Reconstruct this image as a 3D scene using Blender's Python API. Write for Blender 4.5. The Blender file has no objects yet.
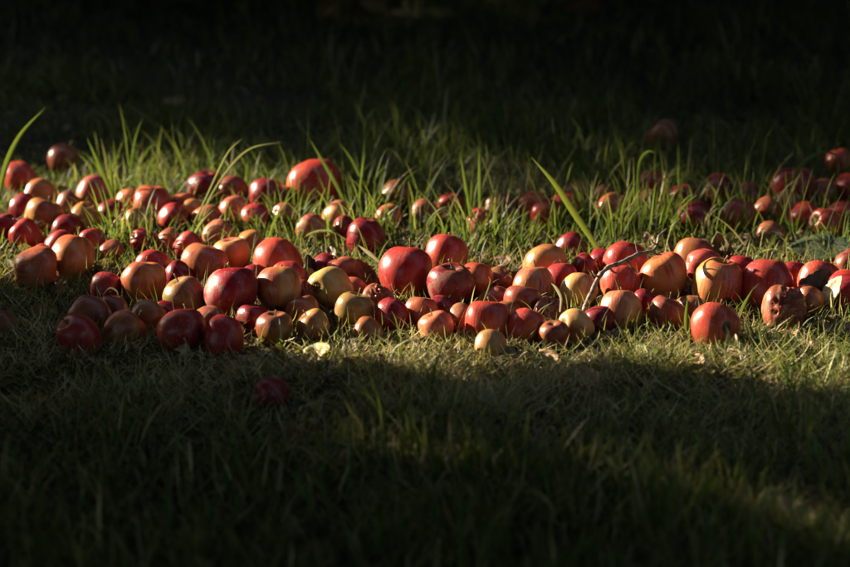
import bpy, math, random
import numpy as np
from mathutils import Vector, Matrix, noise as mnoise

random.seed(7)
rng = np.random.default_rng(7)
sc = bpy.context.scene
C = sc.collection

# ------------------------------------------------------------------ camera
PITCH = math.radians(16.0)
CAM_H = 0.98
LENS = 100.0
PW, PH = 850.0, 567.0                      # photograph's pixel frame
FPX = PW * LENS / 36.0
cam_d = bpy.data.cameras.new('camera')
cam_d.lens = LENS
cam_d.sensor_width = 36.0
cam_d.clip_start = 0.05
cam_d.clip_end = 500.0
cam_d.dof.use_dof = True
cam_d.dof.focus_distance = 3.38
cam_d.dof.aperture_fstop = 3.5
cam_d.dof.aperture_blades = 8
cam = bpy.data.objects.new('camera', cam_d)
cam.location = (0, 0, CAM_H)
cam.rotation_euler = (math.pi / 2 - PITCH, 0, 0)
C.objects.link(cam)
sc.camera = cam

# ------------------------------------------------------------------ sun, sky, exposure
SUN = Vector((-0.85, 0.42, 0.335)).normalized()      # direction towards the sun
SUN_EL = math.asin(SUN.z)
world = bpy.data.worlds.new('World')
sc.world = world
world.use_nodes = True
wn = world.node_tree
bgn = wn.nodes['Background']
sky = wn.nodes.new('ShaderNodeTexSky')
sky.sky_type = 'NISHITA'
sky.sun_disc = False
sky.sun_elevation = SUN_EL
sky.sun_rotation = math.atan2(SUN.x, SUN.y)
wn.links.new(sky.outputs[0], bgn.inputs[0])
bgn.inputs[1].default_value = 0.12
sun_d = bpy.data.lights.new('sun', 'SUN')
sun_d.energy = 5.0
sun_d.angle = math.radians(0.5)
sun_d.color = (1.0, 0.86, 0.66)
sun = bpy.data.objects.new('sun', sun_d)
sun.rotation_euler = SUN.to_track_quat('Z', 'Y').to_euler()
sun.location = (-6, 3, 8)
C.objects.link(sun)

sc.render.engine = 'CYCLES'
sc.cycles.use_denoising = True
sc.cycles.max_bounces = 5
sc.cycles.transparent_max_bounces = 8
vs = sc.view_settings
vs.view_transform = 'Standard'
vs.look = 'None'
vs.gamma = 1.0
vs.exposure = 2.25
vs.use_curve_mapping = False

# ------------------------------------------------------------------ pixel -> world helpers
CP, SP = math.cos(PITCH), math.sin(PITCH)


def ray(px, py):
    """direction through a photo pixel, scaled so that its depth along the lens axis is 1"""
    a = (px - PW / 2) / FPX
    b = -(py - PH / 2) / FPX
    return Vector((a, CP + b * SP, -SP + b * CP))


def at_depth(px, py, d):
    return Vector((0, 0, CAM_H)) + ray(px, py) * d


def on_plane(px, py, z=0.0):
    r = ray(px, py)
    d = (z - CAM_H) / r.z
    return Vector((0, 0, CAM_H)) + r * d, d


# ------------------------------------------------------------------ apple table (photo pixels: centre x, centre y, width)
# class: skin under-colour, blush colour, blush amount, bruising
CLS = {
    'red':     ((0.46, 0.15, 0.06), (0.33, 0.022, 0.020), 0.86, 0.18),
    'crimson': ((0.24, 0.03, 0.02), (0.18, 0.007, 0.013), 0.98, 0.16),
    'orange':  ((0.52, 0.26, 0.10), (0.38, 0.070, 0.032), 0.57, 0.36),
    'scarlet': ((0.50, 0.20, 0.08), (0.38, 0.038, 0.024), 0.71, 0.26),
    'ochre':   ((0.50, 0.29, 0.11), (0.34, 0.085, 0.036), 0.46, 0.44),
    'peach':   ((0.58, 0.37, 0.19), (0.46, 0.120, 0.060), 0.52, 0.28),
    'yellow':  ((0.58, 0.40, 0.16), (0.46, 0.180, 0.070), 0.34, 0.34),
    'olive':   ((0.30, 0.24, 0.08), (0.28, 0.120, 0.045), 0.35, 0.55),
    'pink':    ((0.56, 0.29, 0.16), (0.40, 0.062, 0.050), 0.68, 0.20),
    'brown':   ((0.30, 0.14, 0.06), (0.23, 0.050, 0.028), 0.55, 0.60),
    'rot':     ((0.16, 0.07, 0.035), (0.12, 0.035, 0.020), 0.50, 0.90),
}
# (cx, cy, w, class, label, options): a = (right, up, towards camera) the stem end points to; v = shape variant
APPLES = [
 (20, 178, 36, 'scarlet', 'dusky red apple at the back beside the long arching grass blade on the far left', {}),
 (62, 158, 27, 'brown', 'dim blurred brown apple lying alone behind the back row on the left', {}),
 (42, 196, 35, 'orange', 'orange red apple barred by shadow behind the ochre orange one at far left', {}),
 (43, 218, 38, 'ochre', 'ochre orange apple with thin grass before it, near the left edge', {'a': (.3, .9, .1)}),
 (94, 194, 36, 'pink', 'pinkish red shiny apple standing tallest in the back left cluster', {'a': (.2, .9, -.2)}),
 (86, 219, 35, 'orange', 'bright orange apple directly below the pinkish one in the back left cluster', {}),
 (68, 202, 17, 'brown', 'small brown apple wedged between the back left clusters', {}),
 (131, 201, 23, 'orange', 'small orange apple behind tall grass, beside the broad red one at back left', {}),
 (152, 206, 38, 'scarlet', 'broad red apple barred by shadow at the back behind the tall green tuft', {'a': (.1, 1, 0)}),
 (137, 222, 25, 'peach', 'small peach apple below the broad red barred one, behind grass', {}),
 (61, 245, 29, 'red', 'low red apple half sunk in grass above the ochre pair at left', {}),
 (4, 230, 31, 'crimson', 'dark red apple in shade cut by the left edge of the picture', {}),
 (36, 270, 47, 'ochre', 'ochre red apple with its dark calyx turned left, outermost at lower left', {'a': (.92, .15, -.25), 'am': .7}),
 (72, 260, 45, 'orange', 'orange apple with short grass before it, second from the lower left', {'a': (.2, .9, -.3)}),
 (107, 288, 30, 'red', 'small red striped apple touching the brown ochre one, beside the grass', {'a': (.2, .9, -.3)}),
 (143, 284, 45, 'ochre', 'round ochre brown apple lit on one half, in front of a red one', {'a': (.1, .95, .1), 'am': .6}),
 (152, 269, 37, 'red', 'red apple peeping over the top of the round ochre brown apple', {'a': (.1, .9, -.3)}),
 (90, 317, 42, 'brown', 'dim brown green apple in shade behind the lowest left apples', {}),
 (80, 336, 41, 'red', 'dim red apple in shade, lowest of the left hand cluster', {'a': (-.5, .6, .4)}),
 (124, 330, 40, 'ochre', 'shaded russet ochre apple with a tiny dark dot, second of the bottom row', {'am': .68}),
 (147, 318, 34, 'brown', 'dim brown apple in shade below the round ochre brown apple', {}),
 (4, 321, 21, 'brown', 'barely visible small ochre apple in deep shade on the left edge', {}),
 (41, 253, 15, 'red', 'tiny red top of an apple behind the outermost ochre one', {}),
 (144, 238, 19, 'red', 'small red apple deep in bright grass above the peeping red one', {}),
 (112, 247, 14, 'brown', 'tiny reddish apple lost in the tall tuft at left', {}),
 (184, 300, 43, 'olive', 'olive yellow apple squeezed beside the big crimson red apple', {'a': (-.3, .9, .2)}),
 (231, 293, 57, 'crimson', 'big crimson red apple with a curved blade shadow across its shoulder', {'a': (.05, .98, -.1), 'v': 1, 'c': 'deep'}),
 (278, 290, 46, 'ochre', 'ochre apple with its withered calyx pointing down, beside the big crimson one', {'a': (.0, .85, -.45)}),
 (203, 267, 47, 'orange', 'orange apple half in shade behind the olive one', {'a': (.3, .9, 0)}),
 (232, 258, 38, 'pink', 'pale pink apple behind the big crimson red one', {'a': (-.1, .85, .2), 'am': .45}),
 (278, 264, 50, 'scarlet', 'glossy bright red apple behind the ochre one with withered calyx', {'a': (.1, .9, -.2)}),
 (181, 333, 48, 'red', 'dim broken red apple with a pale dry leaf against its front', {'a': (.2, .9, -.2)}),
 (223, 340, 41, 'red', 'low shaded red apple in the bottom row below the big crimson one', {'a': (.2, .9, -.2)}),
 (274, 330, 37, 'brown', 'shaded brown red apple in the bottom row with an upright grass blade', {'a': (0, .9, .2)}),
 (314, 328, 33, 'ochre', 'small dull ochre apple in the bottom row beside the green leaf', {'a': (-.4, .7, .3)}),
 (305, 275, 15, 'ochre', 'tiny ochre apple peeping between the glossy red and pale yellow apples', {}),
 (190, 245, 25, 'scarlet', 'small scarlet apple in the grass behind the orange half shaded one', {}),
 (219, 233, 26, 'peach', 'small peach orange apple in grass behind the pale pink one', {}),
 (178, 275, 25, 'crimson', 'dark red apple wedged beside the orange half shaded one', {}),
 (290, 281, 38, 'red', 'red apple mostly hidden behind the ochre one with withered calyx', {}),
 (303, 311, 31, 'brown', 'dark brown apple in deep shade under the pale yellow one', {}),
 (205, 189, 36, 'crimson', 'dark red apple with its stem hollow on top, back row on the left', {'a': (.15, .9, .35)}),
 (267, 197, 37, 'crimson', 'dark crimson apple in the back row beside the biggest orange red one', {'a': (.2, .9, 0)}),
 (234, 209, 26, 'pink', 'small pinkish red apple in the back grass between two dark crimson ones', {}),
 (194, 210, 20, 'ochre', 'small ochre apple below the dark red one with the stem hollow', {}),
 (183, 204, 23, 'scarlet', 'small flat red apple left of the dark red one with the stem hollow', {'a': (0, 1, 0)}),
 (234, 190, 28, 'brown', 'dark brown apple behind the pale crossing blades in the back row', {}),
 (313, 227, 25, 'pink', 'small pink red apple in the grass below the biggest orange red one', {}),
 (314, 187, 54, 'scarlet', 'biggest orange red apple, standing up from the back row', {'a': (.1, .9, -.3), 'am': .7}),
 (338, 214, 26, 'peach', 'small peach apple at the foot of the biggest orange red apple', {}),
 (366, 238, 39, 'crimson', 'dark red apple with one shiny spot in the grass behind the pile', {'a': (.1, .9, .1)}),
 (396, 194, 28, 'brown', 'dim brown apple in the back grass right of the biggest one', {}),
 (388, 214, 20, 'ochre', 'small dim ochre apple among grass stems above the large glossy red one', {}),
 (405, 274, 54, 'red', 'large glossy red apple with a small ochre scar, at the centre of the pile', {'a': (.15, .95, -.15), 'v': 1}),
 (328, 290, 45, 'yellow', 'pale yellow apple with its round calyx hollow facing the camera', {'a': (.45, -.05, -.85)}),
 (354, 313, 40, 'olive', 'olive yellow shaded apple in front of the pale yellow one', {'a': (.2, .9, .1)}),
 (377, 300, 31, 'brown', 'wrinkled dark red brown apple between the olive and large glossy red ones', {'v': 'wrinkle'}),
 (351, 286, 21, 'orange', 'small orange apple tucked against the pale yellow one', {}),
 (392, 318, 34, 'crimson', 'small crimson apple in front of the large glossy red one', {'a': (.2, .9, -.1), 'c': 'deep'}),
 (421, 313, 33, 'orange', 'orange red half shaded apple in front below the large glossy red one', {'a': (.1, .9, -.1), 'am': .85}),
 (437, 328, 35, 'peach', 'peach pink apple in the front row with fine grass over it', {'a': (-.3, .8, .3), 'am': .65}),
 (452, 288, 47, 'crimson', 'deep crimson apple with a dark hollow on top, beside the large glossy red one', {'a': (.05, .93, .35), 'v': 1}),
 (446, 257, 43, 'scarlet', 'orange red apple in the grass above the deep crimson one', {'a': (.2, .9, -.2)}),
 (326, 267, 27, 'crimson', 'dark red apple just behind the pale yellow one', {}),
 (345, 270, 28, 'brown', 'dark brown apple in shade behind the small orange one', {}),
 (476, 281, 35, 'scarlet', 'orange red apple peeping out right behind the deep crimson one', {'a': (.2, .9, -.2)}),
 (486, 323, 46, 'scarlet', 'broad orange red apple in the front row, wider than tall', {'a': (.15, .98, -.1), 'am': .75}),
 (526, 331, 39, 'scarlet', 'tilted orange red apple low in the front row beside a tiny ochre one', {'a': (.35, .9, -.2), 'am': .75}),
 (490, 345, 28, 'ochre', 'tiny ochre yellow apple lowest in the front row centre', {'am': .1}),
 (545, 266, 43, 'ochre', 'yellow apple with red top crossed by blade shadows, back of the pile', {'a': (.35, .9, -.15), 'am': .5}),
 (560, 280, 34, 'red', 'bright red apple just before the yellow and red banded one', {'a': (.1, .9, 0)}),
 (584, 269, 30, 'crimson', 'dull dark red apple between the long bright blade and the twig', {}),
 (533, 289, 41, 'pink', 'pinkish orange apple behind the rotten hollow one', {'a': (.1, .95, -.1)}),
 (523, 304, 39, 'brown', 'brown red apple with two dark shadow bands beside the rotten hollow one', {'a': (.1, .95, 0)}),
 (550, 309, 27, 'rot', 'rotten hollow dark brown apple with torn skin', {'v': 'hollow', 'a': (.1, .5, .85)}),
 (578, 293, 38, 'yellow', 'yellow apple below the lower end of the twig', {'a': (.2, .9, -.2)}),
 (577, 327, 35, 'peach', 'small peach apple in the front row under the end of the twig', {'am': .4}),
 (496, 301, 30, 'brown', 'dark brown apple in deep shade behind the broad orange red one', {}),
 (462, 317, 27, 'brown', 'dim ochre brown apple in the shadow under the deep crimson one', {}),
 (664, 279, 49, 'orange', 'large yellow orange apple with a scar across it, right of the twig', {'a': (-.25, .93, .15), 'am': .5}),
 (626, 266, 45, 'red', 'bright red apple lying behind the twig', {'a': (.1, .9, -.2)}),
 (620, 286, 41, 'scarlet', 'orange red apple under the middle of the twig', {'a': (.1, .9, -.1)}),
 (620, 313, 44, 'peach', 'pale peach lumpy apple in the front row below the twig', {'a': (.1, .9, -.1), 'am': .42}),
 (667, 315, 37, 'brown', 'dim brownish pink apple tucked under the large scarred orange one', {'am': .5}),
 (717, 286, 50, 'orange', 'large orange apple half in shade with a dark rot spot low down', {'a': (.2, .9, .2), 'am': .42}),
 (694, 261, 44, 'brown', 'dusky red brown apple behind the pink red one, right of the scarred apple', {'a': (.1, .9, -.2)}),
 (703, 267, 36, 'pink', 'pink red apple squeezed between the two large orange ones', {'am': .85}),
 (713, 327, 48, 'scarlet', 'red and orange apple with a dark rot patch in the front row at right', {'a': (.25, .95, -.1), 'am': .7}),
 (570, 245, 25, 'crimson', 'dim dark red apple in grass above the long bright blade foot', {}),
 (766, 285, 52, 'red', 'big red apple half in shade behind the wrinkled rotting one', {'a': (.15, .96, -.1), 'am': .85}),
 (820, 284, 44, 'scarlet', 'orange red apple behind the dark green and cream leaves at right', {'a': (.1, .95, -.1)}),
 (784, 310, 46, 'brown', 'wrinkled rotting brown orange apple in the front row at right', {'v': 'wrinkle', 'a': (.75, .2, .6)}),
 (849, 292, 44, 'red', 'red apple cut by the right edge beside the cream leaf', {}),
 (849, 262, 22, 'brown', 'dim brown apple above the red one on the right edge', {}),
 (579, 196, 28, 'brown', 'dim brown red apple in the dark grass under a looped grass blade', {}),
 (613, 212, 35, 'orange', 'dim orange apple among blades in the dark grass behind the twig', {}),
 (652, 184, 27, 'red', 'dim red apple behind upright blades in the dark back grass', {}),
 (696, 217, 34, 'crimson', 'very dark red apple in the shaded grass above the olive leaf', {}),
 (720, 193, 36, 'crimson', 'dark red apple in the shaded back grass, left of the shiny one', {}),
 (663, 135, 27, 'brown', 'faint blurred orange brown apple farthest away on the right', {}),
 (646, 201, 22, 'brown', 'faint brown apple in the dark grass just below the dim red one', {}),
 (533, 208, 30, 'orange', 'dim orange apple in grass left of the long bright blade', {}),
 (547, 212, 25, 'red', 'dim red apple touching the dim orange one near the long bright blade', {}),
 (500, 207, 26, 'brown', 'faint brown red apple deep among the tall central blades', {}),
 (450, 202, 18, 'red', 'faint small red apple behind the central tall grass', {}),
 (792, 188, 43, 'crimson', 'shiny dark red apple at the back right under an arched blade', {'a': (.1, .95, .1), 'c': 'deep'}),
 (738, 217, 36, 'brown', 'dim brown apple in the shaded grass in front of the dark red one', {}),
 (766, 208, 21, 'orange', 'small orange apple left of the shiny dark red one', {}),
 (786, 207, 32, 'brown', 'dim brown red apple directly below the shiny dark red one', {}),
 (807, 218, 32, 'red', 'dull red apple lit on its side, below the shiny one at right', {}),
 (827, 223, 28, 'scarlet', 'dull orange red apple beside grass near the right edge', {}),
 (823, 189, 21, 'brown', 'small dim brown apple right of the shiny dark red one', {}),
 (839, 159, 19, 'red', 'small red apple highest of all near the right edge', {}),
 (847, 188, 25, 'red', 'red apple cut by the right edge below the highest small one', {}),
 (772, 233, 23, 'brown', 'dim brown apple above the crumpled brown leaf', {}),
 (113, 309, 27, 'brown', 'half hidden brown apple in the gap under the small red striped one', {}),  # from here guessed gap fillers, skins chosen dark to pass for shade
 (166, 312, 26, 'crimson', 'half hidden dark apple in the gap left of the olive yellow one', {}),
 (208, 320, 30, 'brown', 'half hidden brown apple in the gap under the olive and big crimson ones', {}),
 (252, 318, 29, 'crimson', 'half hidden dark red apple in the gap right below the big crimson one', {}),
 (300, 294, 25, 'crimson', 'half hidden dark red apple in the gap left of the pale yellow one', {}),
 (368, 330, 25, 'brown', 'half hidden brown apple in the gap left of the small crimson front one', {}),
 (443, 309, 27, 'crimson', 'half hidden dark red apple in the gap behind the peach pink front one', {}),
 (508, 313, 25, 'brown', 'half hidden brown apple in the gap right of the broad front one', {}),
 (554, 333, 27, 'brown', 'half hidden brown apple in the gap below the rotten hollow one', {}),
 (597, 318, 25, 'crimson', 'half hidden dark apple in the gap under the lower end of the twig', {}),
 (645, 304, 27, 'crimson', 'half hidden dark red apple in the gap left under the scarred orange one', {}),
 (691, 309, 28, 'brown', 'half hidden brown apple in the gap between the two large orange ones', {}),
 (808, 300, 30, 'brown', 'half hidden brown apple in the gap right of the wrinkled rotting one', {}),
 (498, 280, 25, 'brown', 'half hidden brown apple in the gap left of the pinkish orange one', {}),
 (602, 262, 26, 'crimson', 'half hidden dark red apple in the gap behind the upper bend of the twig', {}),
 (742, 268, 27, 'crimson', 'half hidden dark red apple in the gap between the large orange and big red ones', {}),
 (254, 277, 27, 'crimson', 'half hidden dark red apple in the gap above the big crimson one', {}),
 (795, 276, 28, 'crimson', 'half hidden dark red apple in the gap right of the big half shaded red one', {}),
 (26, 236, 30, 'red', 'dull red apple in grass below the ochre orange one near the left edge', {}),
 (112, 213, 26, 'crimson', 'dark red apple between the bright orange and small peach back apples', {}),
 (66, 226, 24, 'crimson', 'small dark red apple right below the ochre orange one at far left', {}),
 (173, 217, 25, 'red', 'red apple just below the broad barred one in the back left grass', {}),
 (170, 240, 22, 'orange', 'small orange apple in the bright grass left of the scarlet one', {}),
 (92, 240, 22, 'red', 'small red apple deep in grass under the bright orange back one', {}),
 (255, 216, 24, 'red', 'small red apple in grass below the dark crimson back one', {}),
 (206, 216, 22, 'orange', 'small orange apple behind the crossing pale blades low in the back row', {}),
 (286, 212, 20, 'brown', 'small brown apple left of the foot of the biggest one', {}),
 (24, 208, 26, 'crimson', 'dark red apple half hidden left of the ochre orange one', {}),
 (250, 240, 20, 'orange', 'tiny orange apple in the grass above the glossy bright red one', {}),
 (345, 226, 20, 'crimson', 'tiny dark red apple between the peach one and the shiny spotted one', {}),
 (682, 198, 26, 'crimson', 'faint dark apple right of the faint brown one in the dark back grass', {}),
 (603, 196, 24, 'brown', 'faint brown apple just above the dim orange one behind the twig', {}),
 (563, 205, 24, 'red', 'faint red apple left of the looped blade in the dark grass', {}),
 (750, 196, 26, 'brown', 'faint brown apple between the dark red and shiny ones at back right', {}),
 (845, 214, 28, 'red', 'dim red apple against the right edge, below the cut one', {}),
 (480, 222, 24, 'red', 'faint red apple at the foot of the tall central blades', {}),
 (424, 212, 24, 'brown', 'faint brown apple in grass above the large glossy red one, right of the ochre', {}),
 (272, 393, 32, 'crimson', 'dark red apple lying alone in the black shade before the pile', {}),
]

# solve depth: each apple rests on the ground; neighbours that would overlap are moved apart along their sight lines
APPLES = [(a[0], a[1] + max(0, 35 - a[2]) * .25, a[2] + max(0, 35 - a[2]) * .5) + a[3:] for a in APPLES]   # small ones show only their tops
n_ap = len(APPLES)
R = np.array([list(ray(a[0], a[1])) for a in APPLES])
Wp = np.array([a[2] for a in APPLES], float) * 1.02
K = Wp / 2 / FPX                                   # radius per unit depth
OB = 0.80                                          # half-height / radius
D0 = CAM_H / (-R[:, 2] + OB * K)
D = D0.copy()
for it in range(400):
    Pn = R * D[:, None] + np.array([0, 0, CAM_H])
    rad = K * D
    diff = Pn[:, None, :] - Pn[None, :, :]
    dist = np.linalg.norm(diff, axis=2) + np.eye(n_ap) * 9
    pen = np.maximum(0, (rad[:, None] + rad[None, :]) * 0.955 - dist)
    if pen.max() < 1e-4:
        break
    sgn = np.sign(D[:, None] - D[None, :])
    D += 0.35 * (pen * sgn).sum(1)
    D += 0.02 * (D0 - D)
    D = np.clip(D, D0 - 0.085, D0 + 0.05)
AP = R * D[:, None] + np.array([0, 0, CAM_H])
AR = K * D
BOT = AP[:, 2] - OB * AR


# ------------------------------------------------------------------ ground height
def ground_h(x, y):
    x = np.asarray(x, float); y = np.asarray(y, float)
    z = (0.006 * np.sin(x * 5.1 + 1.3) * np.cos(y * 4.3) + 0.004 * np.sin(x * 11 + y * 7.7)
         + 0.003 * np.sin(y * 19 - x * 13) + 0.002 * np.sin(x * 37 + 2) * np.sin(y * 31))
    shp = z.shape
    xf, yf, zf = x.ravel(), y.ravel(), z.ravel().copy()
    near = (np.abs(xf) < 1.6) & (yf > 2.0) & (yf < 6.0)
    idx = np.nonzero(near)[0]
    for s in range(0, len(idx), 20000):
        ii = idx[s:s + 20000]
        d2 = (xf[ii, None] - AP[None, :, 0]) ** 2 + (yf[ii, None] - AP[None, :, 1]) ** 2
        w = np.exp(-d2 / (2 * 0.036 ** 2))
        zf[ii] = (w @ (BOT + 0.001) + 0.12 * zf[ii]) / (w.sum(1) + 0.12)
    return zf.reshape(shp)


# ------------------------------------------------------------------ mesh / object helpers
def mesh_from(name, verts, faces, smooth=True):
    me = bpy.data.meshes.new(name)
    me.from_pydata([tuple(v) for v in verts], [], [tuple(f) for f in faces])
    if smooth:
        me.polygons.foreach_set('use_smooth', [True] * len(me.polygons))
    me.update()
    return me


def add(name, me, mat=None, parent=None, label=None, cat=None, group=None, kind=None):
    if mat is not None and not me.materials:
        me.materials.append(mat)
    o = bpy.data.objects.new(name, me)
    C.objects.link(o)
    if parent is not None:
        o.parent = parent
    if label: o['label'] = label
    if cat: o['category'] = cat
    if group: o['group'] = group
    if kind: o['kind'] = kind
    return o


def empty(name, loc, label, cat, group=None):
    o = bpy.data.objects.new(name, None)
    C.objects.link(o)
    o.location = loc
    o['label'] = label; o['category'] = cat
    if group: o['group'] = group
    return o


def tube(pts, radii, n=8, bump=0.0, seed=0):
    """tapered tube round a polyline; returns verts, faces"""
    pts = [Vector(p) for p in pts]
    V, F = [], []
    rr = random.Random(seed)
    up = Vector((0.31, 0.77, 0.55)).normalized()
    for i, p in enumerate(pts):
        t = (pts[min(i + 1, len(pts) - 1)] - pts[max(i - 1, 0)]).normalized()
        a = t.cross(up)
        if a.length < 1e-3: a = t.cross(Vector((1, 0, 0)))
        a.normalize(); b = t.cross(a)
        for k in range(n):
            an = 2 * math.pi * k / n
            q = radii[i] * (1 + bump * (rr.random() - 0.5))
            V.append(p + (a * math.cos(an) + b * math.sin(an)) * q)
    for i in range(len(pts) - 1):
        for k in range(n):
            k2 = (k + 1) % n
            F.append((i * n + k, i * n + k2, (i + 1) * n + k2, (i + 1) * n + k))
    F.append(tuple(range(n))[::-1])
    F.append(tuple((len(pts) - 1) * n + k for k in range(n)))
    return V, F


def smooth_path(pts, sub=4):
    """Catmull-Rom through points"""
    P = [Vector(p) for p in pts]
    P = [P[0] * 2 - P[1]] + P + [P[-1] * 2 - P[-2]]
    out = []
    for i in range(1, len(P) - 2):
        for s in range(sub):
            t = s / sub
            a, b, c, d = P[i - 1], P[i], P[i + 1], P[i + 2]
            out.append(0.5 * ((2 * b) + (c - a) * t + (2 * a - 5 * b + 4 * c - d) * t * t + (3 * b - a - 3 * c + d) * t ** 3))
    out.append(P[-2])
    return out


# ------------------------------------------------------------------ materials
class NT:
    def __init__(self, name):
        self.m = bpy.data.materials.new(name); self.m.use_nodes = True
        self.t = self.m.node_tree; self.N = self.t.nodes; self.L = self.t.links
        self.b = self.N['Principled BSDF']; self.out = self.N['Material Output']
    def n(self, typ, **kw):
        x = self.N.new(typ)
        for k, v in kw.items(): setattr(x, k, v)
        return x
    def l(self, a, b): self.L.new(a, b)
    def put(self, sock, v):
        if isinstance(v, bpy.types.NodeSocket): self.l(v, sock)
        else: sock.default_value = v
    def math(self, op, a, b=0.0, c=None, clamp=False):
        x = self.n('ShaderNodeMath', operation=op); x.use_clamp = clamp
        self.put(x.inputs[0], a); self.put(x.inputs[1], b)
        if c is not None: self.put(x.inputs[2], c)
        return x.outputs[0]
    def ss(self, v, a, b, lo=0.0, hi=1.0):
        x = self.n('ShaderNodeMapRange', interpolation_type='SMOOTHSTEP')
        self.put(x.inputs[0], v); self.put(x.inputs[1], a); self.put(x.inputs[2], b)
        self.put(x.inputs[3], lo); self.put(x.inputs[4], hi)
        return x.outputs[0]
    def mix(self, f, a, b, typ='MIX'):
        x = self.n('ShaderNodeMix', data_type='RGBA', blend_type=typ)
        self.put(x.inputs[0], f); self.put(x.inputs[6], a); self.put(x.inputs[7], b)
        return x.outputs[2]
    def noise(self, vec, scale, detail=3.0, rough=0.55, w=None):
        x = self.n('ShaderNodeTexNoise')
        if w is not None:
            x.noise_dimensions = '4D'; self.put(x.inputs['W'], w)
        if vec is not None: self.l(vec, x.inputs['Vector'])
        x.inputs['Scale'].default_value = scale; x.inputs['Detail'].default_value = detail
        x.inputs['Roughness'].default_value = rough
        return x.outputs[0]
    def attr(self, name, typ='OBJECT'):
        x = self.n('ShaderNodeAttribute', attribute_type=typ, attribute_name=name)
        return x
    def vec(self, x, y, z):
        c = self.n('ShaderNodeCombineXYZ')
        self.put(c.inputs[0], x); self.put(c.inputs[1], y); self.put(c.inputs[2], z)
        return c.outputs[0]
    def bump(self, h, strength, dist, chain=None):
        x = self.n('ShaderNodeBump')
        x.inputs['Strength'].default_value = strength; x.inputs['Distance'].default_value = dist
        self.l(h, x.inputs['Height'])
        if chain: self.l(chain, x.inputs['Normal'])
        return x.outputs[0]


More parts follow.
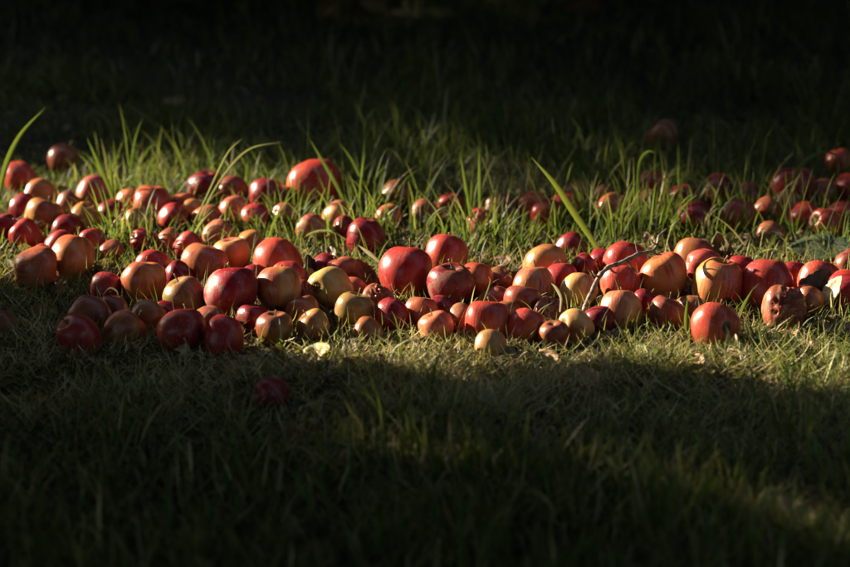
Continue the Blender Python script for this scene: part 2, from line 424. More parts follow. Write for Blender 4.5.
def apple_material():
    k = NT('apple_skin')
    tc = k.n('ShaderNodeTexCoord')
    sep = k.n('ShaderNodeSeparateXYZ'); k.l(tc.outputs['Object'], sep.inputs[0])
    X, Y, Z = sep.outputs
    seed = k.attr('skin_seed').outputs['Fac']
    rho = k.math('SQRT', k.math('ADD', k.math('ADD', k.math('MULTIPLY', X, X), k.math('MULTIPLY', Y, Y)), 1e-4))
    cx = k.math('DIVIDE', X, rho); cy = k.math('DIVIDE', Y, rho)
    streak_v = k.vec(k.math('MULTIPLY', cx, 5.0), k.math('MULTIPLY', cy, 5.0), k.math('MULTIPLY', Z, 0.55))
    streak = k.noise(streak_v, 1.15, 4.0, 0.65, w=seed)
    fine = k.noise(streak_v, 2.6, 4.0, 0.65, w=seed)
    big = k.noise(tc.outputs['Object'], 0.95, 2.0, 0.5, w=seed)
    # sun side of the fruit, fixed to the fruit
    side = k.math('ADD', k.math('MULTIPLY', X, 0.20), k.math('MULTIPLY', Z, 0.12))
    amt = k.attr('blush').outputs['Fac']
    v = k.math('ADD', k.math('ADD', k.math('MULTIPLY', big, 1.1), side), k.math('MULTIPLY', streak, 1.1))
    thr = k.math('SUBTRACT', 1.62, k.math('MULTIPLY', amt, 1.0))
    mask = k.ss(v, k.math('SUBTRACT', thr, 0.17), k.math('ADD', thr, 0.17))
    base = k.attr('under_colour').outputs['Color']
    blush = k.attr('blush_colour').outputs['Color']
    # warm the under-colour unevenly
    base2 = k.mix(k.ss(k.noise(tc.outputs['Object'], 3.2, 5.0, 0.65, w=seed), 0.42, 0.66, 0.0, 0.75), base, k.mix(0.5, base, blush))
    blush2 = k.mix(k.ss(streak, 0.44, 0.70, 0.0, 0.7), blush, k.mix(0.35, blush, base))
    blush3 = k.mix(k.ss(k.math('MULTIPLY', fine, k.ss(big, 0.3, 0.65, 0.75, 1.15)), 0.46, 0.68, 0.0, 0.6), blush2, (0.09, 0.005, 0.008, 1))
    col = k.mix(mask, base2, blush3)
    # lenticels
    vo = k.n('ShaderNodeTexVoronoi'); vo.inputs['Scale'].default_value = 6.0
    k.l(tc.outputs['Object'], vo.inputs['Vector'])
    dots = k.ss(vo.outputs['Distance'], 0.08, 0.19, 1.0, 0.0)
    col = k.mix(k.math('MULTIPLY', dots, 0.45), col, (0.62, 0.42, 0.22, 1))
    # bruises and scab
    rot = k.attr('bruise').outputs['Fac']
    bn = k.noise(tc.outputs['Object'], 2.3, 5.0, 0.62, w=k.math('ADD', seed, 3.7))
    thr2 = k.math('SUBTRACT', 0.735, k.math('MULTIPLY', rot, 0.26))
    bm = k.ss(bn, thr2, k.math('ADD', thr2, 0.12))
    brown = k.mix(fine, (0.085, 0.032, 0.014, 1), (0.20, 0.075, 0.028, 1))
    col = k.mix(k.math('MULTIPLY', bm, 0.72), col, brown)
    sn = k.noise(tc.outputs['Object'], 6.5, 3.0, 0.5, w=k.math('ADD', seed, 9.1))
    sm = k.ss(sn, 0.70, 0.74)
    col = k.mix(k.math('MULTIPLY', sm, 0.8), col, (0.05, 0.025, 0.014, 1))
    dust = k.noise(tc.outputs['Object'], 5.0, 8.0, 0.75, w=seed)
    col = k.mix(k.ss(dust, 0.46, 0.70, 0.0, 0.42), col, k.mix(0.6, col, (0.17, 0.10, 0.06, 1)))
    # russet round both ends
    rus = k.ss(k.math('ADD', rho, k.math('MULTIPLY', fine, 0.16)), 0.22, 0.42, 1.0, 0.0)
    col = k.mix(k.math('MULTIPLY', rus, 0.75), col, (0.16, 0.10, 0.04, 1))
    # one chosen rot spot
    sp = k.attr('spot_at').outputs['Vector']
    dv = k.n('ShaderNodeVectorMath', operation='DISTANCE'); k.l(tc.outputs['Object'], dv.inputs[0]); k.l(sp, dv.inputs[1])
    spm = k.ss(k.math('ADD', dv.outputs['Value'], k.math('MULTIPLY', fine, 0.12)), 0.22, 0.34, 1.0, 0.0)
    col = k.mix(spm, col, (0.025, 0.012, 0.008, 1))
    k.l(col, k.b.inputs['Base Color'])
    ro = k.ss(k.math('ADD', bm, k.math('MULTIPLY', big, 0.5)), 0.0, 1.2, 0.28, 0.7)
    k.l(ro, k.b.inputs['Roughness'])
    k.b.inputs['Specular IOR Level'].default_value = 0.32
    k.b.inputs['Subsurface Weight'].default_value = 0.0
    k.b.inputs['Subsurface Radius'].default_value = (0.006, 0.002, 0.001)
    k.b.inputs['Subsurface Scale'].default_value = 0.5
    nb = k.bump(bn, 0.12, 0.006)
    nb = k.bump(fine, 0.10, 0.003, nb)
    k.l(nb, k.b.inputs['Normal'])
    return k.m


def simple_mat(name, c1, c2, scale, rough=0.7, bump=0.3, dist=0.004, detail=4.0):
    k = NT(name)
    tc = k.n('ShaderNodeTexCoord')
    nz = k.noise(tc.outputs['Object'], scale, detail, 0.6)
    k.l(k.mix(k.ss(nz, 0.3, 0.7), c1 + (1,), c2 + (1,)), k.b.inputs['Base Color'])
    k.b.inputs['Roughness'].default_value = rough
    k.b.inputs['Specular IOR Level'].default_value = 0.25
    if bump:
        k.l(k.bump(nz, bump, dist), k.b.inputs['Normal'])
    return k.m


def blade_material():
    """thin leaf tissue: colour from the blade, some light through it"""
    k = NT('grass_tissue')
    col = k.attr('tint', 'GEOMETRY').outputs['Color']
    k.l(col, k.b.inputs['Base Color'])
    k.b.inputs['Roughness'].default_value = 0.5
    k.b.inputs['Specular IOR Level'].default_value = 0.16
    tr = k.n('ShaderNodeBsdfTranslucent')
    k.l(k.mix(0.4, col, (0.25, 0.30, 0.02, 1), 'MIX'), tr.inputs[0])
    mx = k.n('ShaderNodeMixShader'); mx.inputs[0].default_value = 0.38
    k.l(k.b.outputs[0], mx.inputs[1]); k.l(tr.outputs[0], mx.inputs[2])
    k.l(mx.outputs[0], k.out.inputs[0])
    return k.m


def leaf_material(name='leaf_tissue', obj_prop=True, colour=(0.05, 0.09, 0.02), thru=0.15):
    k = NT(name)
    tc = k.n('ShaderNodeTexCoord')
    if obj_prop:
        a = k.attr('leaf_colour').outputs['Color']; b = k.attr('leaf_patch').outputs['Color']
        seed = k.attr('skin_seed').outputs['Fac']
        nz = k.noise(tc.outputs['Object'], 3.0, 5.0, 0.6, w=seed)
        col = k.mix(k.ss(nz, 0.40, 0.62), a, b)
        spk = k.noise(tc.outputs['Object'], 14.0, 3.0, 0.6, w=seed)
        col = k.mix(k.ss(spk, 0.62, 0.70, 0, 0.7), col, (0.035, 0.02, 0.01, 1))
        # side veins
        sep = k.n('ShaderNodeSeparateXYZ'); k.l(tc.outputs['Object'], sep.inputs[0])
        ax = k.math('ABSOLUTE', sep.outputs[0])
        w = k.math('SINE', k.math('MULTIPLY', k.math('SUBTRACT', sep.outputs[1], k.math('MULTIPLY', ax, 0.8)), 42.0))
        vein = k.math('MAXIMUM', k.ss(w, 0.86, 1.0), k.ss(ax, 0.012, 0.03, 1.0, 0.0))
        col = k.mix(k.math('MULTIPLY', vein, 0.3), col, k.mix(0.25, col, (0.55, 0.45, 0.25, 1)))
        k.l(k.bump(k.math('ADD', vein, nz), 0.2, 0.01), k.b.inputs['Normal'])
    else:
        col = k.mix(0.0, colour + (1,), colour + (1,))
    k.l(col, k.b.inputs['Base Color'])
    k.b.inputs['Roughness'].default_value = 0.55
    tr = k.n('ShaderNodeBsdfTranslucent'); k.l(col, tr.inputs[0])
    mx = k.n('ShaderNodeMixShader'); mx.inputs[0].default_value = thru
    k.l(k.b.outputs[0], mx.inputs[1]); k.l(tr.outputs[0], mx.inputs[2])
    k.l(mx.outputs[0], k.out.inputs[0])
    return k.m


M_APPLE = apple_material()
M_STEM = simple_mat('apple_stalk', (0.10, 0.055, 0.025), (0.20, 0.12, 0.05), 6.0, 0.8, 0.3, 0.05)
M_FLESH = simple_mat('rotten_flesh', (0.05, 0.025, 0.012), (0.15, 0.07, 0.03), 5.0, 0.85, 0.6, 0.05)
M_BLADE = blade_material()
M_LEAF = leaf_material()
M_CROWN = leaf_material('tree_foliage', False, (0.035, 0.06, 0.015), 0.05)
M_BARK = simple_mat('bark', (0.05, 0.04, 0.03), (0.14, 0.115, 0.09), 14.0, 0.9, 0.8, 0.02)
M_TWIG = simple_mat('twig_bark', (0.07, 0.053, 0.038), (0.26, 0.21, 0.15), 160.0, 0.9, 0.8, 0.002)
M_SOIL = simple_mat('soil', (0.012, 0.009, 0.006), (0.045, 0.034, 0.020), 70.0, 0.95, 0.8, 0.006, 8.0)

# ------------------------------------------------------------------ ground: one sheet to the horizon
def lines(lo, hi, step, far):
    mid = list(np.arange(lo, hi + 1e-6, step))
    out, s, a = [], step, hi
    while a < far:
        s *= 1.5; a += s; out.append(a)
    neg, s, a = [], step, lo
    while a > -far:
        s *= 1.5; a -= s; neg.append(a)
    return np.array(neg[::-1] + mid + out)


gx = lines(-1.4, 1.4, 0.022, 150.0)
gy = lines(2.0, 6.2, 0.022, 150.0)
GX, GY = np.meshgrid(gx, gy)
GZ = ground_h(GX, GY)
nv, nu = GX.shape
gv = np.stack([GX.ravel(), GY.ravel(), GZ.ravel()], 1)
ii = (np.arange(nv - 1)[:, None] * nu + np.arange(nu - 1)[None, :]).ravel()
gf = np.stack([ii, ii + 1, ii + nu + 1, ii + nu], 1)
add('ground', mesh_from('ground', gv, gf), M_SOIL, kind='structure')

# ------------------------------------------------------------------ where the sun reaches the grass
# v runs across the sunbeam, so a gap between two crowns is a band in v; its ragged edge comes from the photograph's shadow line
TANA = -SUN.y / SUN.x


def vcoord(x, y): return y + TANA * x


def edge(pts):
    g = [on_plane(px, py)[0] for px, py in pts]
    xs = np.array([p.x for p in g]); v = np.array([vcoord(p.x, p.y) for p in g])
    o = np.argsort(xs)
    return xs[o], v[o]


FX, FV = edge([(-60, 298), (0, 300), (80, 308), (115, 322), (145, 358), (185, 378), (240, 376), (300, 378), (350, 394),
               (400, 400), (450, 402), (500, 416), (560, 422), (600, 398), (650, 392), (700, 400), (750, 412), (800, 416), (850, 420), (910, 422)])
BX, BV = edge([(-60, 182), (0, 182), (100, 184), (200, 184), (300, 188), (360, 198), (430, 214), (520, 230), (620, 240), (720, 246), (850, 250), (910, 250)])
DX, DV = edge([(-60, 150), (0, 152), (120, 158), (340, 150), (450, 150), (560, 150), (680, 150), (800, 148), (910, 148)])
SPOTS = []                                                     # faint flecks of sun in the shade: px, py, ground radius across / along, light
for px, py, ra, rb, tau in [(692, 492, 0.08, 0.10, 0.45), (662, 440, 0.03, 0.10, 0.06), (380, 466, 0.04, 0.10, 0.05), (800, 528, 0.07, 0.10, 0.45),
                            (510, 478, 0.04, 0.10, 0.04), (790, 460, 0.03, 0.12, 0.06), (575, 14, 0.25, 0.3, 0.03), (372, 8, 0.2, 0.25, 0.03),
                            (240, 110, 0.1, 0.2, 0.008)]:
    SPOTS.append((on_plane(px, py)[0], ra, rb, tau))


def light_at(x, y):
    """share of sun that should reach a ground point"""
    v = vcoord(x, y)
    f = np.interp(x, FX, FV); b = np.interp(x, BX, BV); d = np.interp(x, DX, DV)
    t = np.full(np.shape(x), 0.004)
    fleck = np.sin(v * 41 + 2.0 * np.sin(x * 2.1)) * np.sin(x * 7.3 + 1.5 * np.sin(v * 13.0) + 0.8)
    t = np.where((v > f) & (v < b), np.where(fleck > -0.86, 1.0, 0.6), t)
    right = np.clip((x + 0.35) / 0.5, 0, 1)
    t = np.where((v >= b) & (v < d), 0.05 + 0.05 * right, t)
    band = np.exp(-((v - 2.72) / 0.09) ** 2) * np.clip((x + 0.35) / 0.6, 0, 1.2) * (0.5 + 0.5 * np.sin(x * 23 + 3 * np.sin(v * 17)) * np.sin(v * 47 + x * 9))
    t = np.maximum(t, 0.10 * band)
    for p, ra, rb, tau in SPOTS:
        q = ((v - vcoord(p.x, p.y)) / ra) ** 2 + ((x - p.x) / rb) ** 2
        t = np.maximum(t, tau * np.exp(-q))
    return t


# ------------------------------------------------------------------ unseen orchard trees, placed and carved to block sky and shape the sunbeam
UNSEEN_TREES = [(-6.3, 7.7, 'broad unseen orchard tree up the slope of the sunbeam, its boughs carved to edge the lit strip'),
         (-6.0, 10.2, 'unseen orchard tree at the far left whose crown darkens the back of the grass'),
         (-6.2, 2.6, 'unseen orchard tree on the left shading the dark foreground grass'),
         (-2.9, 13.2, 'unseen orchard tree standing well behind the apples, shading the dark grass'),
         (-1.9, 2.2, 'unseen tree added just left of the viewer, boughs overhead blocking the sky'),
         (3.4, 6.4, 'unseen tree added on the right behind the apple pile to block the sky'),
         (3.1, 1.6, 'unseen tree added on the right beside the viewer to block the sky'),
         (2.2, 11.5, 'unseen tree added far behind the right end of the apples to block the sky'),
         (-2.1, 5.7, 'unseen tree added close on the left, boughs over the apples blocking the sky'),
         (1.75, 3.75, 'unseen tree added close on the right, boughs over the apples blocking the sky'),
         (-1.9, 9.0, 'unseen tree added left of the dark grass behind the apples to block the sky'),
         (6.5, 4.4, 'unseen tree added farther out on the right to block the sky'),
         (0.4, -3.6, 'unseen tree added directly behind the viewer to block the sky')]
CZ, RXY, RZ = 2.75, 3.3, 1.95
TXY = np.array([(t[0], t[1]) for t in UNSEEN_TREES])


def in_crown(P):
    d = ((P[:, None, :2] - TXY[None]) ** 2).sum(2) / RXY ** 2 + ((P[:, 2:3] - CZ) / RZ) ** 2
    k = d.argmin(1)
    return k, d[np.arange(len(P)), k]


leafP = []
OD = 26.0
NSH = 62000
gxp = rng.uniform(-2.6, 2.6, NSH); gyp = rng.uniform(0.4, 10.5, NSH)
pos = np.stack([gxp, gyp, np.zeros(NSH)], 1)
zz = rng.uniform(0.95, 4.4, NSH)
for tries in range(6):                                          # look for a height at which this sight line to the sun is inside a crown
    cand = pos + np.array(SUN)[None] / SUN.z * zz[:, None]
    kk, dd = in_crown(cand)
    bad = dd > 1.0
    zz[bad] = rng.uniform(0.95, 4.4, bad.sum())
cand = pos + np.array(SUN)[None] / SUN.z * zz[:, None]
leafP.append(cand)
NOV = 360000                                                     # the rest of the crowns, all round, dense to block the sky
ti = rng.integers(0, len(UNSEEN_TREES), NOV)
u = rng.normal(size=(NOV, 3)); u /= np.linalg.norm(u, axis=1)[:, None]
rr_ = rng.uniform(0.25, 1.0, NOV) ** (1 / 2.2)
ov = np.stack([TXY[ti, 0] + u[:, 0] * rr_ * RXY, TXY[ti, 1] + u[:, 1] * rr_ * RXY, CZ + u[:, 2] * rr_ * RZ], 1)
ov = ov[ov[:, 2] > 1.0]
leafP.append(ov)
NED = 5200                                                      # unseen low bough added to draw the front edge of the sunny strip
ex_ = rng.uniform(-1.6, 1.6, NED); ev = np.interp(ex_, FX, FV) - rng.uniform(0.0, 0.14, NED)
ez_ = rng.uniform(1.0, 1.14, NED)
low = np.stack([ex_, ev - TANA * ex_, np.zeros(NED)], 1) + np.array(SUN)[None] / SUN.z * ez_[:, None]
leafP.append(low)
LP = np.concatenate(leafP)
NLOW = len(low)
foot = LP - np.array(SUN)[None] / SUN.z * LP[:, 2:3]
tau = light_at(foot[:, 0], foot[:, 1])
half = 0.0022 * LP[:, 2] / SUN.z                                 # leaves high up stay back from the gap by their half shadow
tau = np.maximum(tau, np.maximum(light_at(foot[:, 0], foot[:, 1] + half), light_at(foot[:, 0], foot[:, 1] - half)))
keep_p = np.where(tau < 0.006, 1.0, np.clip(-np.log(np.clip(tau, 1e-4, 1)) / OD, 0, 1))  # crowns thinned wherever the sun pattern should come through
inside = (np.abs(foot[:, 0]) < 2.6)
vv = vcoord(foot[:, 0], foot[:, 1])
keep = rng.random(len(LP)) < keep_p
# nothing low in front of the lens
keep &= ~((np.abs(LP[:, 0]) < 1.5) & (LP[:, 1] > -0.5) & (LP[:, 1] < 9) & (LP[:, 2] < 1.0))
LP = LP[keep]
tree_of, dd_ = in_crown(LP)


def leaf_cloud(P, size, r):
    n = len(P)
    a = r.normal(size=(n, 3)); a /= np.linalg.norm(a, axis=1)[:, None]
    b = r.normal(size=(n, 3)); b -= (a * b).sum(1)[:, None] * a; b /= np.linalg.norm(b, axis=1)[:, None]
    s = size * r.uniform(0.75, 1.25, n)[:, None]
    V = np.stack([P - a * s * .5, P + b * s * .32 + a * s * 0.02, P + a * s * .55, P - b * s * .32 + a * s * 0.02], 1).reshape(-1, 3)
    F = np.arange(n * 4).reshape(n, 4)
    return V, F


for t, (tx, ty, lab) in enumerate(UNSEEN_TREES):
    rr = random.Random(40 + t)
    root = empty('unseen_tree', (tx, ty, 0), lab, 'tree', 'unseen trees shaping the light on the apples')
    V, F = [], []
    trunk_pts = smooth_path([(0, 0, -0.1), (0.05 * rr.uniform(-1, 1), 0.05 * rr.uniform(-1, 1), 0.6), (0.12 * rr.uniform(-1, 1), 0.12 * rr.uniform(-1, 1), 1.3), (0.2 * rr.uniform(-1, 1), 0.2 * rr.uniform(-1, 1), 2.4)], 4)
    V, F = tube(trunk_pts, np.linspace(0.15, 0.08, len(trunk_pts)), 10, 0.25, t)
    add('trunk', mesh_from('trunk', V, F), M_BARK, root)
    for k in range(6):
        an = 2 * math.pi * k / 6 + rr.uniform(-.4, .4)
        st = trunk_pts[5 + k % 6]
        ln = rr.uniform(1.5, 2.4)
        e = Vector((math.cos(an) * ln, math.sin(an) * ln, rr.uniform(0.5, 1.5)))
        pts = smooth_path([st, st + e * 0.35 + Vector((0, 0, 0.25)), st + e * 0.7 + Vector((0, 0, .2)), st + e], 4)
        # boughs stay out of the gap
        w = [Vector((tx, ty, 0)) + p for p in pts]
        ft = [p - SUN / SUN.z * p.z for p in w]
        lit = light_at(np.array([p.x for p in ft]), np.array([p.y for p in ft]))
        if any(l > .3 and abs(p.x) < 1.3 for l, p in zip(lit, ft)):
            continue
        V, F = tube(pts, np.linspace(0.055, 0.012, len(pts)), 7, 0.2, k)
        add('limb', mesh_from('limb', V, F), M_BARK, root)
    P = LP[tree_of == t] - np.array([tx, ty, 0])
    V, F = leaf_cloud(P, 0.145, rng)
    add('crown', mesh_from('crown', V, F, False), M_CROWN, root)

# unseen hedges added to keep low sky light off the apples
SCREEN_HEDGES = [(-10.6, 4, 0.5, 12, 'tall hedge added unseen on the left to block low sky'), (10.6, 4, 0.5, 12, 'tall hedge added unseen on the right to block low sky'),
          (0, 15.6, 11, 0.5, 'tall hedge added unseen at the far end to block low sky'), (0, -8, 11, 0.5, 'tall hedge added unseen at the near end to block low sky')]
for hx_, hy_, ax_, ay_, lab in SCREEN_HEDGES:
    root = empty('screen_hedge', (hx_, hy_, 0), lab, 'screen_hedge', 'unseen hedges added to block low sky')
    nh = 17000
    q = np.stack([rng.uniform(-ax_, ax_, nh), rng.uniform(-ay_, ay_, nh), rng.uniform(0.02, 1, nh) ** .9 * (2.4 + .3 * np.sin(rng.uniform(0, 40, nh)))], 1)
    V, F = leaf_cloud(q, 0.22, rng)
    add('foliage', mesh_from('foliage', V, F, False), M_CROWN, root)
    for k in range(8):
        f = (k + .5) / 8 * 2 - 1
        bx, by = ((0, f * ay_) if ay_ > ax_ else (f * ax_, 0))
        V, F = tube([(bx, by, -.1), (bx + .06, by + .04, .7), (bx - .05, by, 1.6)], [.05, .04, .015], 7, .2, k)
        add('stem', mesh_from('stem', V, F), M_BARK, root)

# ------------------------------------------------------------------ apples
def apple_shape(seed, kind='plain', nt=18, nf=30):
    r = random.Random(seed)
    taper = r.uniform(0.02, 0.17); ob = r.uniform(0.90, 1.02)
    top_d = r.uniform(0.20, 0.30); bot_d = r.uniform(0.12, 0.20)
    lob = r.uniform(0.015, 0.055); ph = r.uniform(0, 6.28); tilt = r.uniform(-.13, .13)
    off = Vector((r.uniform(0, 50), r.uniform(0, 50), r.uniform(0, 50)))
    amp = {'plain': 0.11, 'wrinkle': 0.10, 'hollow': 0.10}[kind]
    V, F = [], []
    for i in range(nt + 1):
        t = math.pi * i / nt
        for j in range(nf):
            f = 2 * math.pi * j / nf
            s, c = math.sin(t), math.cos(t)
            rho = (s ** 0.92) * (1 + taper * c) / (1 + taper * 0.35)
            rho *= 1 + lob * math.cos(5 * f + ph) * (1 - c) * 0.5
            z = ob * c
            z -= top_d * math.exp(-(rho / 0.27) ** 2) if c > 0 else -bot_d * math.exp(-(rho / 0.25) ** 2)
            p = Vector((rho * math.cos(f), rho * math.sin(f), z + tilt * rho * math.cos(f + ph)))
            d = Vector((s * math.cos(f), s * math.sin(f), c))
            g = 1 + amp * mnoise.noise(d * 0.9 + off) + 0.035 * mnoise.noise(d * 2.4 + off)
            if kind == 'wrinkle':
                side = max(0.0, d.x * 0.9 + d.z * 0.1 - 0.15)
                q = mnoise.noise(Vector((d.x * 2.2, d.y * 5.5, d.z * 5.5)) + off)
                g -= 0.42 * min(1, side * 2.0) * min(1, abs(q) * 2.2) ** 1.0 * 0.8 + 0.05 * side
            if kind == 'hollow':
                hole = max(0.0, d.z - 0.35 + 0.25 * mnoise.noise(d * 4 + off)) / 0.65
                g *= 1 - 0.62 * min(1, hole * 1.5) - 0.05 * abs(mnoise.noise(d * 5 + off))
            V.append(p * g)
    for i in range(nt):
        for j in range(nf):
            j2 = (j + 1) % nf
            a, b, c_, d_ = i * nf + j, i * nf + j2, (i + 1) * nf + j2, (i + 1) * nf + j
            if i == 0: F.append((a, d_, c_))
            elif i == nt - 1: F.append((a, d_, b))
            else: F.append((a, d_, c_, b))
    V = np.array([tuple(v) for v in V])
    V[:, :2] -= (V[:, :2].max(0) + V[:, :2].min(0)) / 2
    V /= np.abs(V[:, :2]).max()
    me = mesh_from('apple', V, F)
    me.materials.append(M_APPLE)
    top = V[:nf].mean(0); bot = V[nt * nf:].mean(0)
    return me, Vector(top), Vector(bot)


SHAPES = [apple_shape(100 + i) for i in range(12)]
WRINK = [apple_shape(300 + i, 'wrinkle', 30, 52) for i in range(2)]
HOLLOW = [apple_shape(400, 'hollow', 30, 52)]


def stem_mesh(seed):
    r = random.Random(seed)
    bx, by = r.uniform(-.16, .16), r.uniform(-.16, .16)
    L = r.uniform(0.32, 0.55)
    pts = smooth_path([(0, 0, -0.05), (bx * .3, by * .3, L * .5), (bx, by, L)], 3)
    V, F = tube(pts, [0.045, 0.038, 0.034, 0.032, 0.034, 0.04, 0.06], 6, 0.1, seed)
    return mesh_from('stem', V, F)


def calyx_mesh(seed):
    r = random.Random(seed)
    V, F = [], []
    for k in range(5):                                   # five dry sepals
        a = 2 * math.pi * k / 5 + r.uniform(-.2, .2)
        ca, sa = math.cos(a), math.sin(a)
        tx, ty = -sa, ca
        L = r.uniform(.10, .17); h = r.uniform(.05, .14)
        b = len(V)
        for (ro, wd, z) in ((0.03, .035, 0.03), (0.10, .035, -0.02), (L + .03, .012, -h)):
            V += [(ca * ro + tx * wd, sa * ro + ty * wd, z), (ca * ro - tx * wd, sa * ro - ty * wd, z)]
            V += [(ca * ro + tx * wd, sa * ro + ty * wd, z - .015), (ca * ro - tx * wd, sa * ro - ty * wd, z - .015)]
        for s in (0, 4):
            q = b + s
            F += [(q, q + 1, q + 5, q + 4), (q + 3, q + 2, q + 6, q + 7), (q, q + 4, q + 6, q + 2), (q + 1, q + 3, q + 7, q + 5)]
        F += [(b + 8, b + 9, b + 11, b + 10)]
    return mesh_from('calyx', V, F)


STEMS = [stem_mesh(i) for i in range(6)]
CALS = [calyx_mesh(i) for i in range(4)]
for m_ in STEMS + CALS: m_.materials.append(M_STEM)
CAMR = Vector((1, 0, 0)); CAMU = Vector((0, SP, CP)); CAMB = Vector((0, -CP, SP))

for i, (cx, cy, w, cl, lab, op) in enumerate(APPLES):
    r = random.Random(1000 + i)
    v = op.get('v')
    if v == 'wrinkle': me, top, bot = WRINK[i % 2]
    elif v == 'hollow': me, top, bot = HOLLOW[0]
    else: me, top, bot = SHAPES[(i * 5 + i // 12) % 12]
    o = add('apple', me, None, None, lab, 'apple', 'windfall apples lying in the grass')
    ax = op.get('a')
    if ax is None:
        while True:
            a_ = Vector((r.gauss(0, 1), r.gauss(0.5, 0.8), r.gauss(-0.1, .7))).normalized()
            if abs(a_.z) < 0.55: break
        ax = a_
    wax = (CAMR * ax[0] + CAMU * ax[1] + CAMB * ax[2]).normalized()
    q = wax.to_track_quat('Z', 'Y') @ Matrix.Rotation(r.uniform(0, 6.28) if v is None else 0, 3, 'Z').to_quaternion()
    if v == 'wrinkle':                                  # local x, the collapsed side, turned to the viewer
        ex = (CAMR * .42 + CAMU * .12 + CAMB * .88).normalized()
        ez = (CAMU * .9 + CAMR * .35).normalized(); ez = (ez - ex * ez.dot(ex)).normalized()
        q = Matrix((ex, ez.cross(ex), ez)).transposed().to_quaternion()
    o.rotation_mode = 'QUATERNION'; o.rotation_quaternion = q
    s = AR[i]
    o.location = AP[i]
    o.scale = (s, s, s * r.uniform(1.03, 1.13))
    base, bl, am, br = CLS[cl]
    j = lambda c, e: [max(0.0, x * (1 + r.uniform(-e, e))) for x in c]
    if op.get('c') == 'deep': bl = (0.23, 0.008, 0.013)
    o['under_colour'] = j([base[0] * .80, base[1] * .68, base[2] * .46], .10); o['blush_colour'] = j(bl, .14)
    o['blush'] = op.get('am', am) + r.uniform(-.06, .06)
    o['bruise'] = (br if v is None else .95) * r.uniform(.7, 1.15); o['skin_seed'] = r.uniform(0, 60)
    spot = (9.0, 9.0, 9.0)
    if 'dark rot' in lab:
        want = CAMR * (.35 if cx < 716 else .28) + CAMU * (-.62 if cx > 715 else .02) + CAMB * .7
        spot = tuple(q.inverted() @ want.normalized() * 0.98)
    o['spot_at'] = [float(x) for x in spot]
    if v != 'hollow':
        if r.random() < 0.8:
            st = add('stem', STEMS[i % 6], None, o); st.location = top
        ca = add('calyx', CALS[i % 4], None, o); ca.location = bot

# ------------------------------------------------------------------ grass
def blades(P, H, Wd, az, lean, bend, col, seg=4, twist=None):
    """ribbons: P roots (n,3), H length, Wd width, az heading, lean start angle from vertical, bend extra angle at the tip"""
    n = len(P)
    vv_ = vcoord(P[:, 0], P[:, 1])                       # close-cropped where the sunbeam skims in from the left
    skim = (P[:, 0] < -0.50 - 0.12 * (vv_ - 3.1)) & (vv_ > 3.0) & (vv_ < 4.0)
    H = np.where(skim, np.minimum(H, 0.030 + 0.025 * np.abs(np.sin(P[:, 0] * 90))), H)
    ts = np.linspace(0, 1, seg + 1)
    hx, hy = np.cos(az), np.sin(az)
    if twist is None: twist = rng.uniform(-1.3, 1.3, n)
    wx, wy = np.cos(az + np.pi / 2 + twist), np.sin(az + np.pi / 2 + twist)
    pos = P.copy(); V = []
    for i, t in enumerate(ts):
        wd = Wd * (0.75 + 0.5 * t if t < .4 else 0.95 * (1 - ((t - .4) / .6) ** 1.6) + 0.04) * 0.5
        off = np.stack([wx * wd, wy * wd, np.zeros(n)], 1)
        V.append(pos - off); V.append(pos + off)
        th = lean + bend * (t + .5 / seg) ** 1.4
        step = H / seg
        pos = pos + np.stack([hx * np.sin(th) * step, hy * np.sin(th) * step, np.cos(th) * step], 1)
    V = np.stack(V, 1)                                  # n, 2(seg+1), 3
    m = 2 * (seg + 1)
    base = (np.arange(n) * m)[:, None]
    F = np.concatenate([np.stack([base[:, 0] + 2 * i, base[:, 0] + 2 * i + 1, base[:, 0] + 2 * i + 3, base[:, 0] + 2 * i + 2], 1)[:, None] for i in range(seg)], 1).reshape(-1, 4)
    col = np.repeat(col[:, None, :], m, 1).copy()
    fade = np.repeat(ts, 2)[None, :, None]
    dry = np.array([0.30, 0.24, 0.10])
    k = (rng.random(n) ** 2)[:, None, None] * fade ** 2 * 0.6
    col = col * (1 - k) + dry * k
    return V.reshape(-1, 3), F, col.reshape(-1, 3)


def blade_mesh(name, parts):
    Vs, Fs, Cs, o = [], [], [], 0
    for V, F, c in parts:
        Vs.append(V); Fs.append(F + o); Cs.append(c); o += len(V)
    V = np.concatenate(Vs); F = np.concatenate(Fs); c = np.concatenate(Cs)
    me = bpy.data.meshes.new(name)
    me.vertices.add(len(V)); me.vertices.foreach_set('co', V.astype(np.float32).ravel())
    me.loops.add(F.size); me.loops.foreach_set('vertex_index', F.astype(np.int32).ravel())
    me.polygons.add(len(F)); me.polygons.foreach_set('loop_start', np.arange(0, F.size, 4, dtype=np.int32))
    me.polygons.foreach_set('loop_total', np.full(len(F), 4, np.int32))
    me.polygons.foreach_set('use_smooth', np.ones(len(F), bool))
    at = me.attributes.new('tint', 'FLOAT_COLOR', 'POINT')
    at.data.foreach_set('color', np.concatenate([c, np.ones((len(c), 1))], 1).astype(np.float32).ravel())
    me.update(); me.validate()
    me.materials.append(M_BLADE)
    return me


GREEN = np.array([[0.044, 0.098, 0.020], [0.060, 0.118, 0.022], [0.034, 0.078, 0.024], [0.083, 0.125, 0.024], [0.100, 0.110, 0.034]])
STRAW = np.array([[0.52, 0.42, 0.20], [0.40, 0.30, 0.13], [0.58, 0.50, 0.28], [0.24, 0.16, 0.08], [0.36, 0.32, 0.12]])


def tint(n, straw):
    g = GREEN[rng.integers(0, len(GREEN), n)] * rng.uniform(.5, 1.15, (n, 1))
    s = STRAW[rng.integers(0, len(STRAW), n)] * rng.uniform(.35, 1.05, (n, 1))
    m = (rng.random(n) < straw)[:, None]
    return np.where(m, s, g)


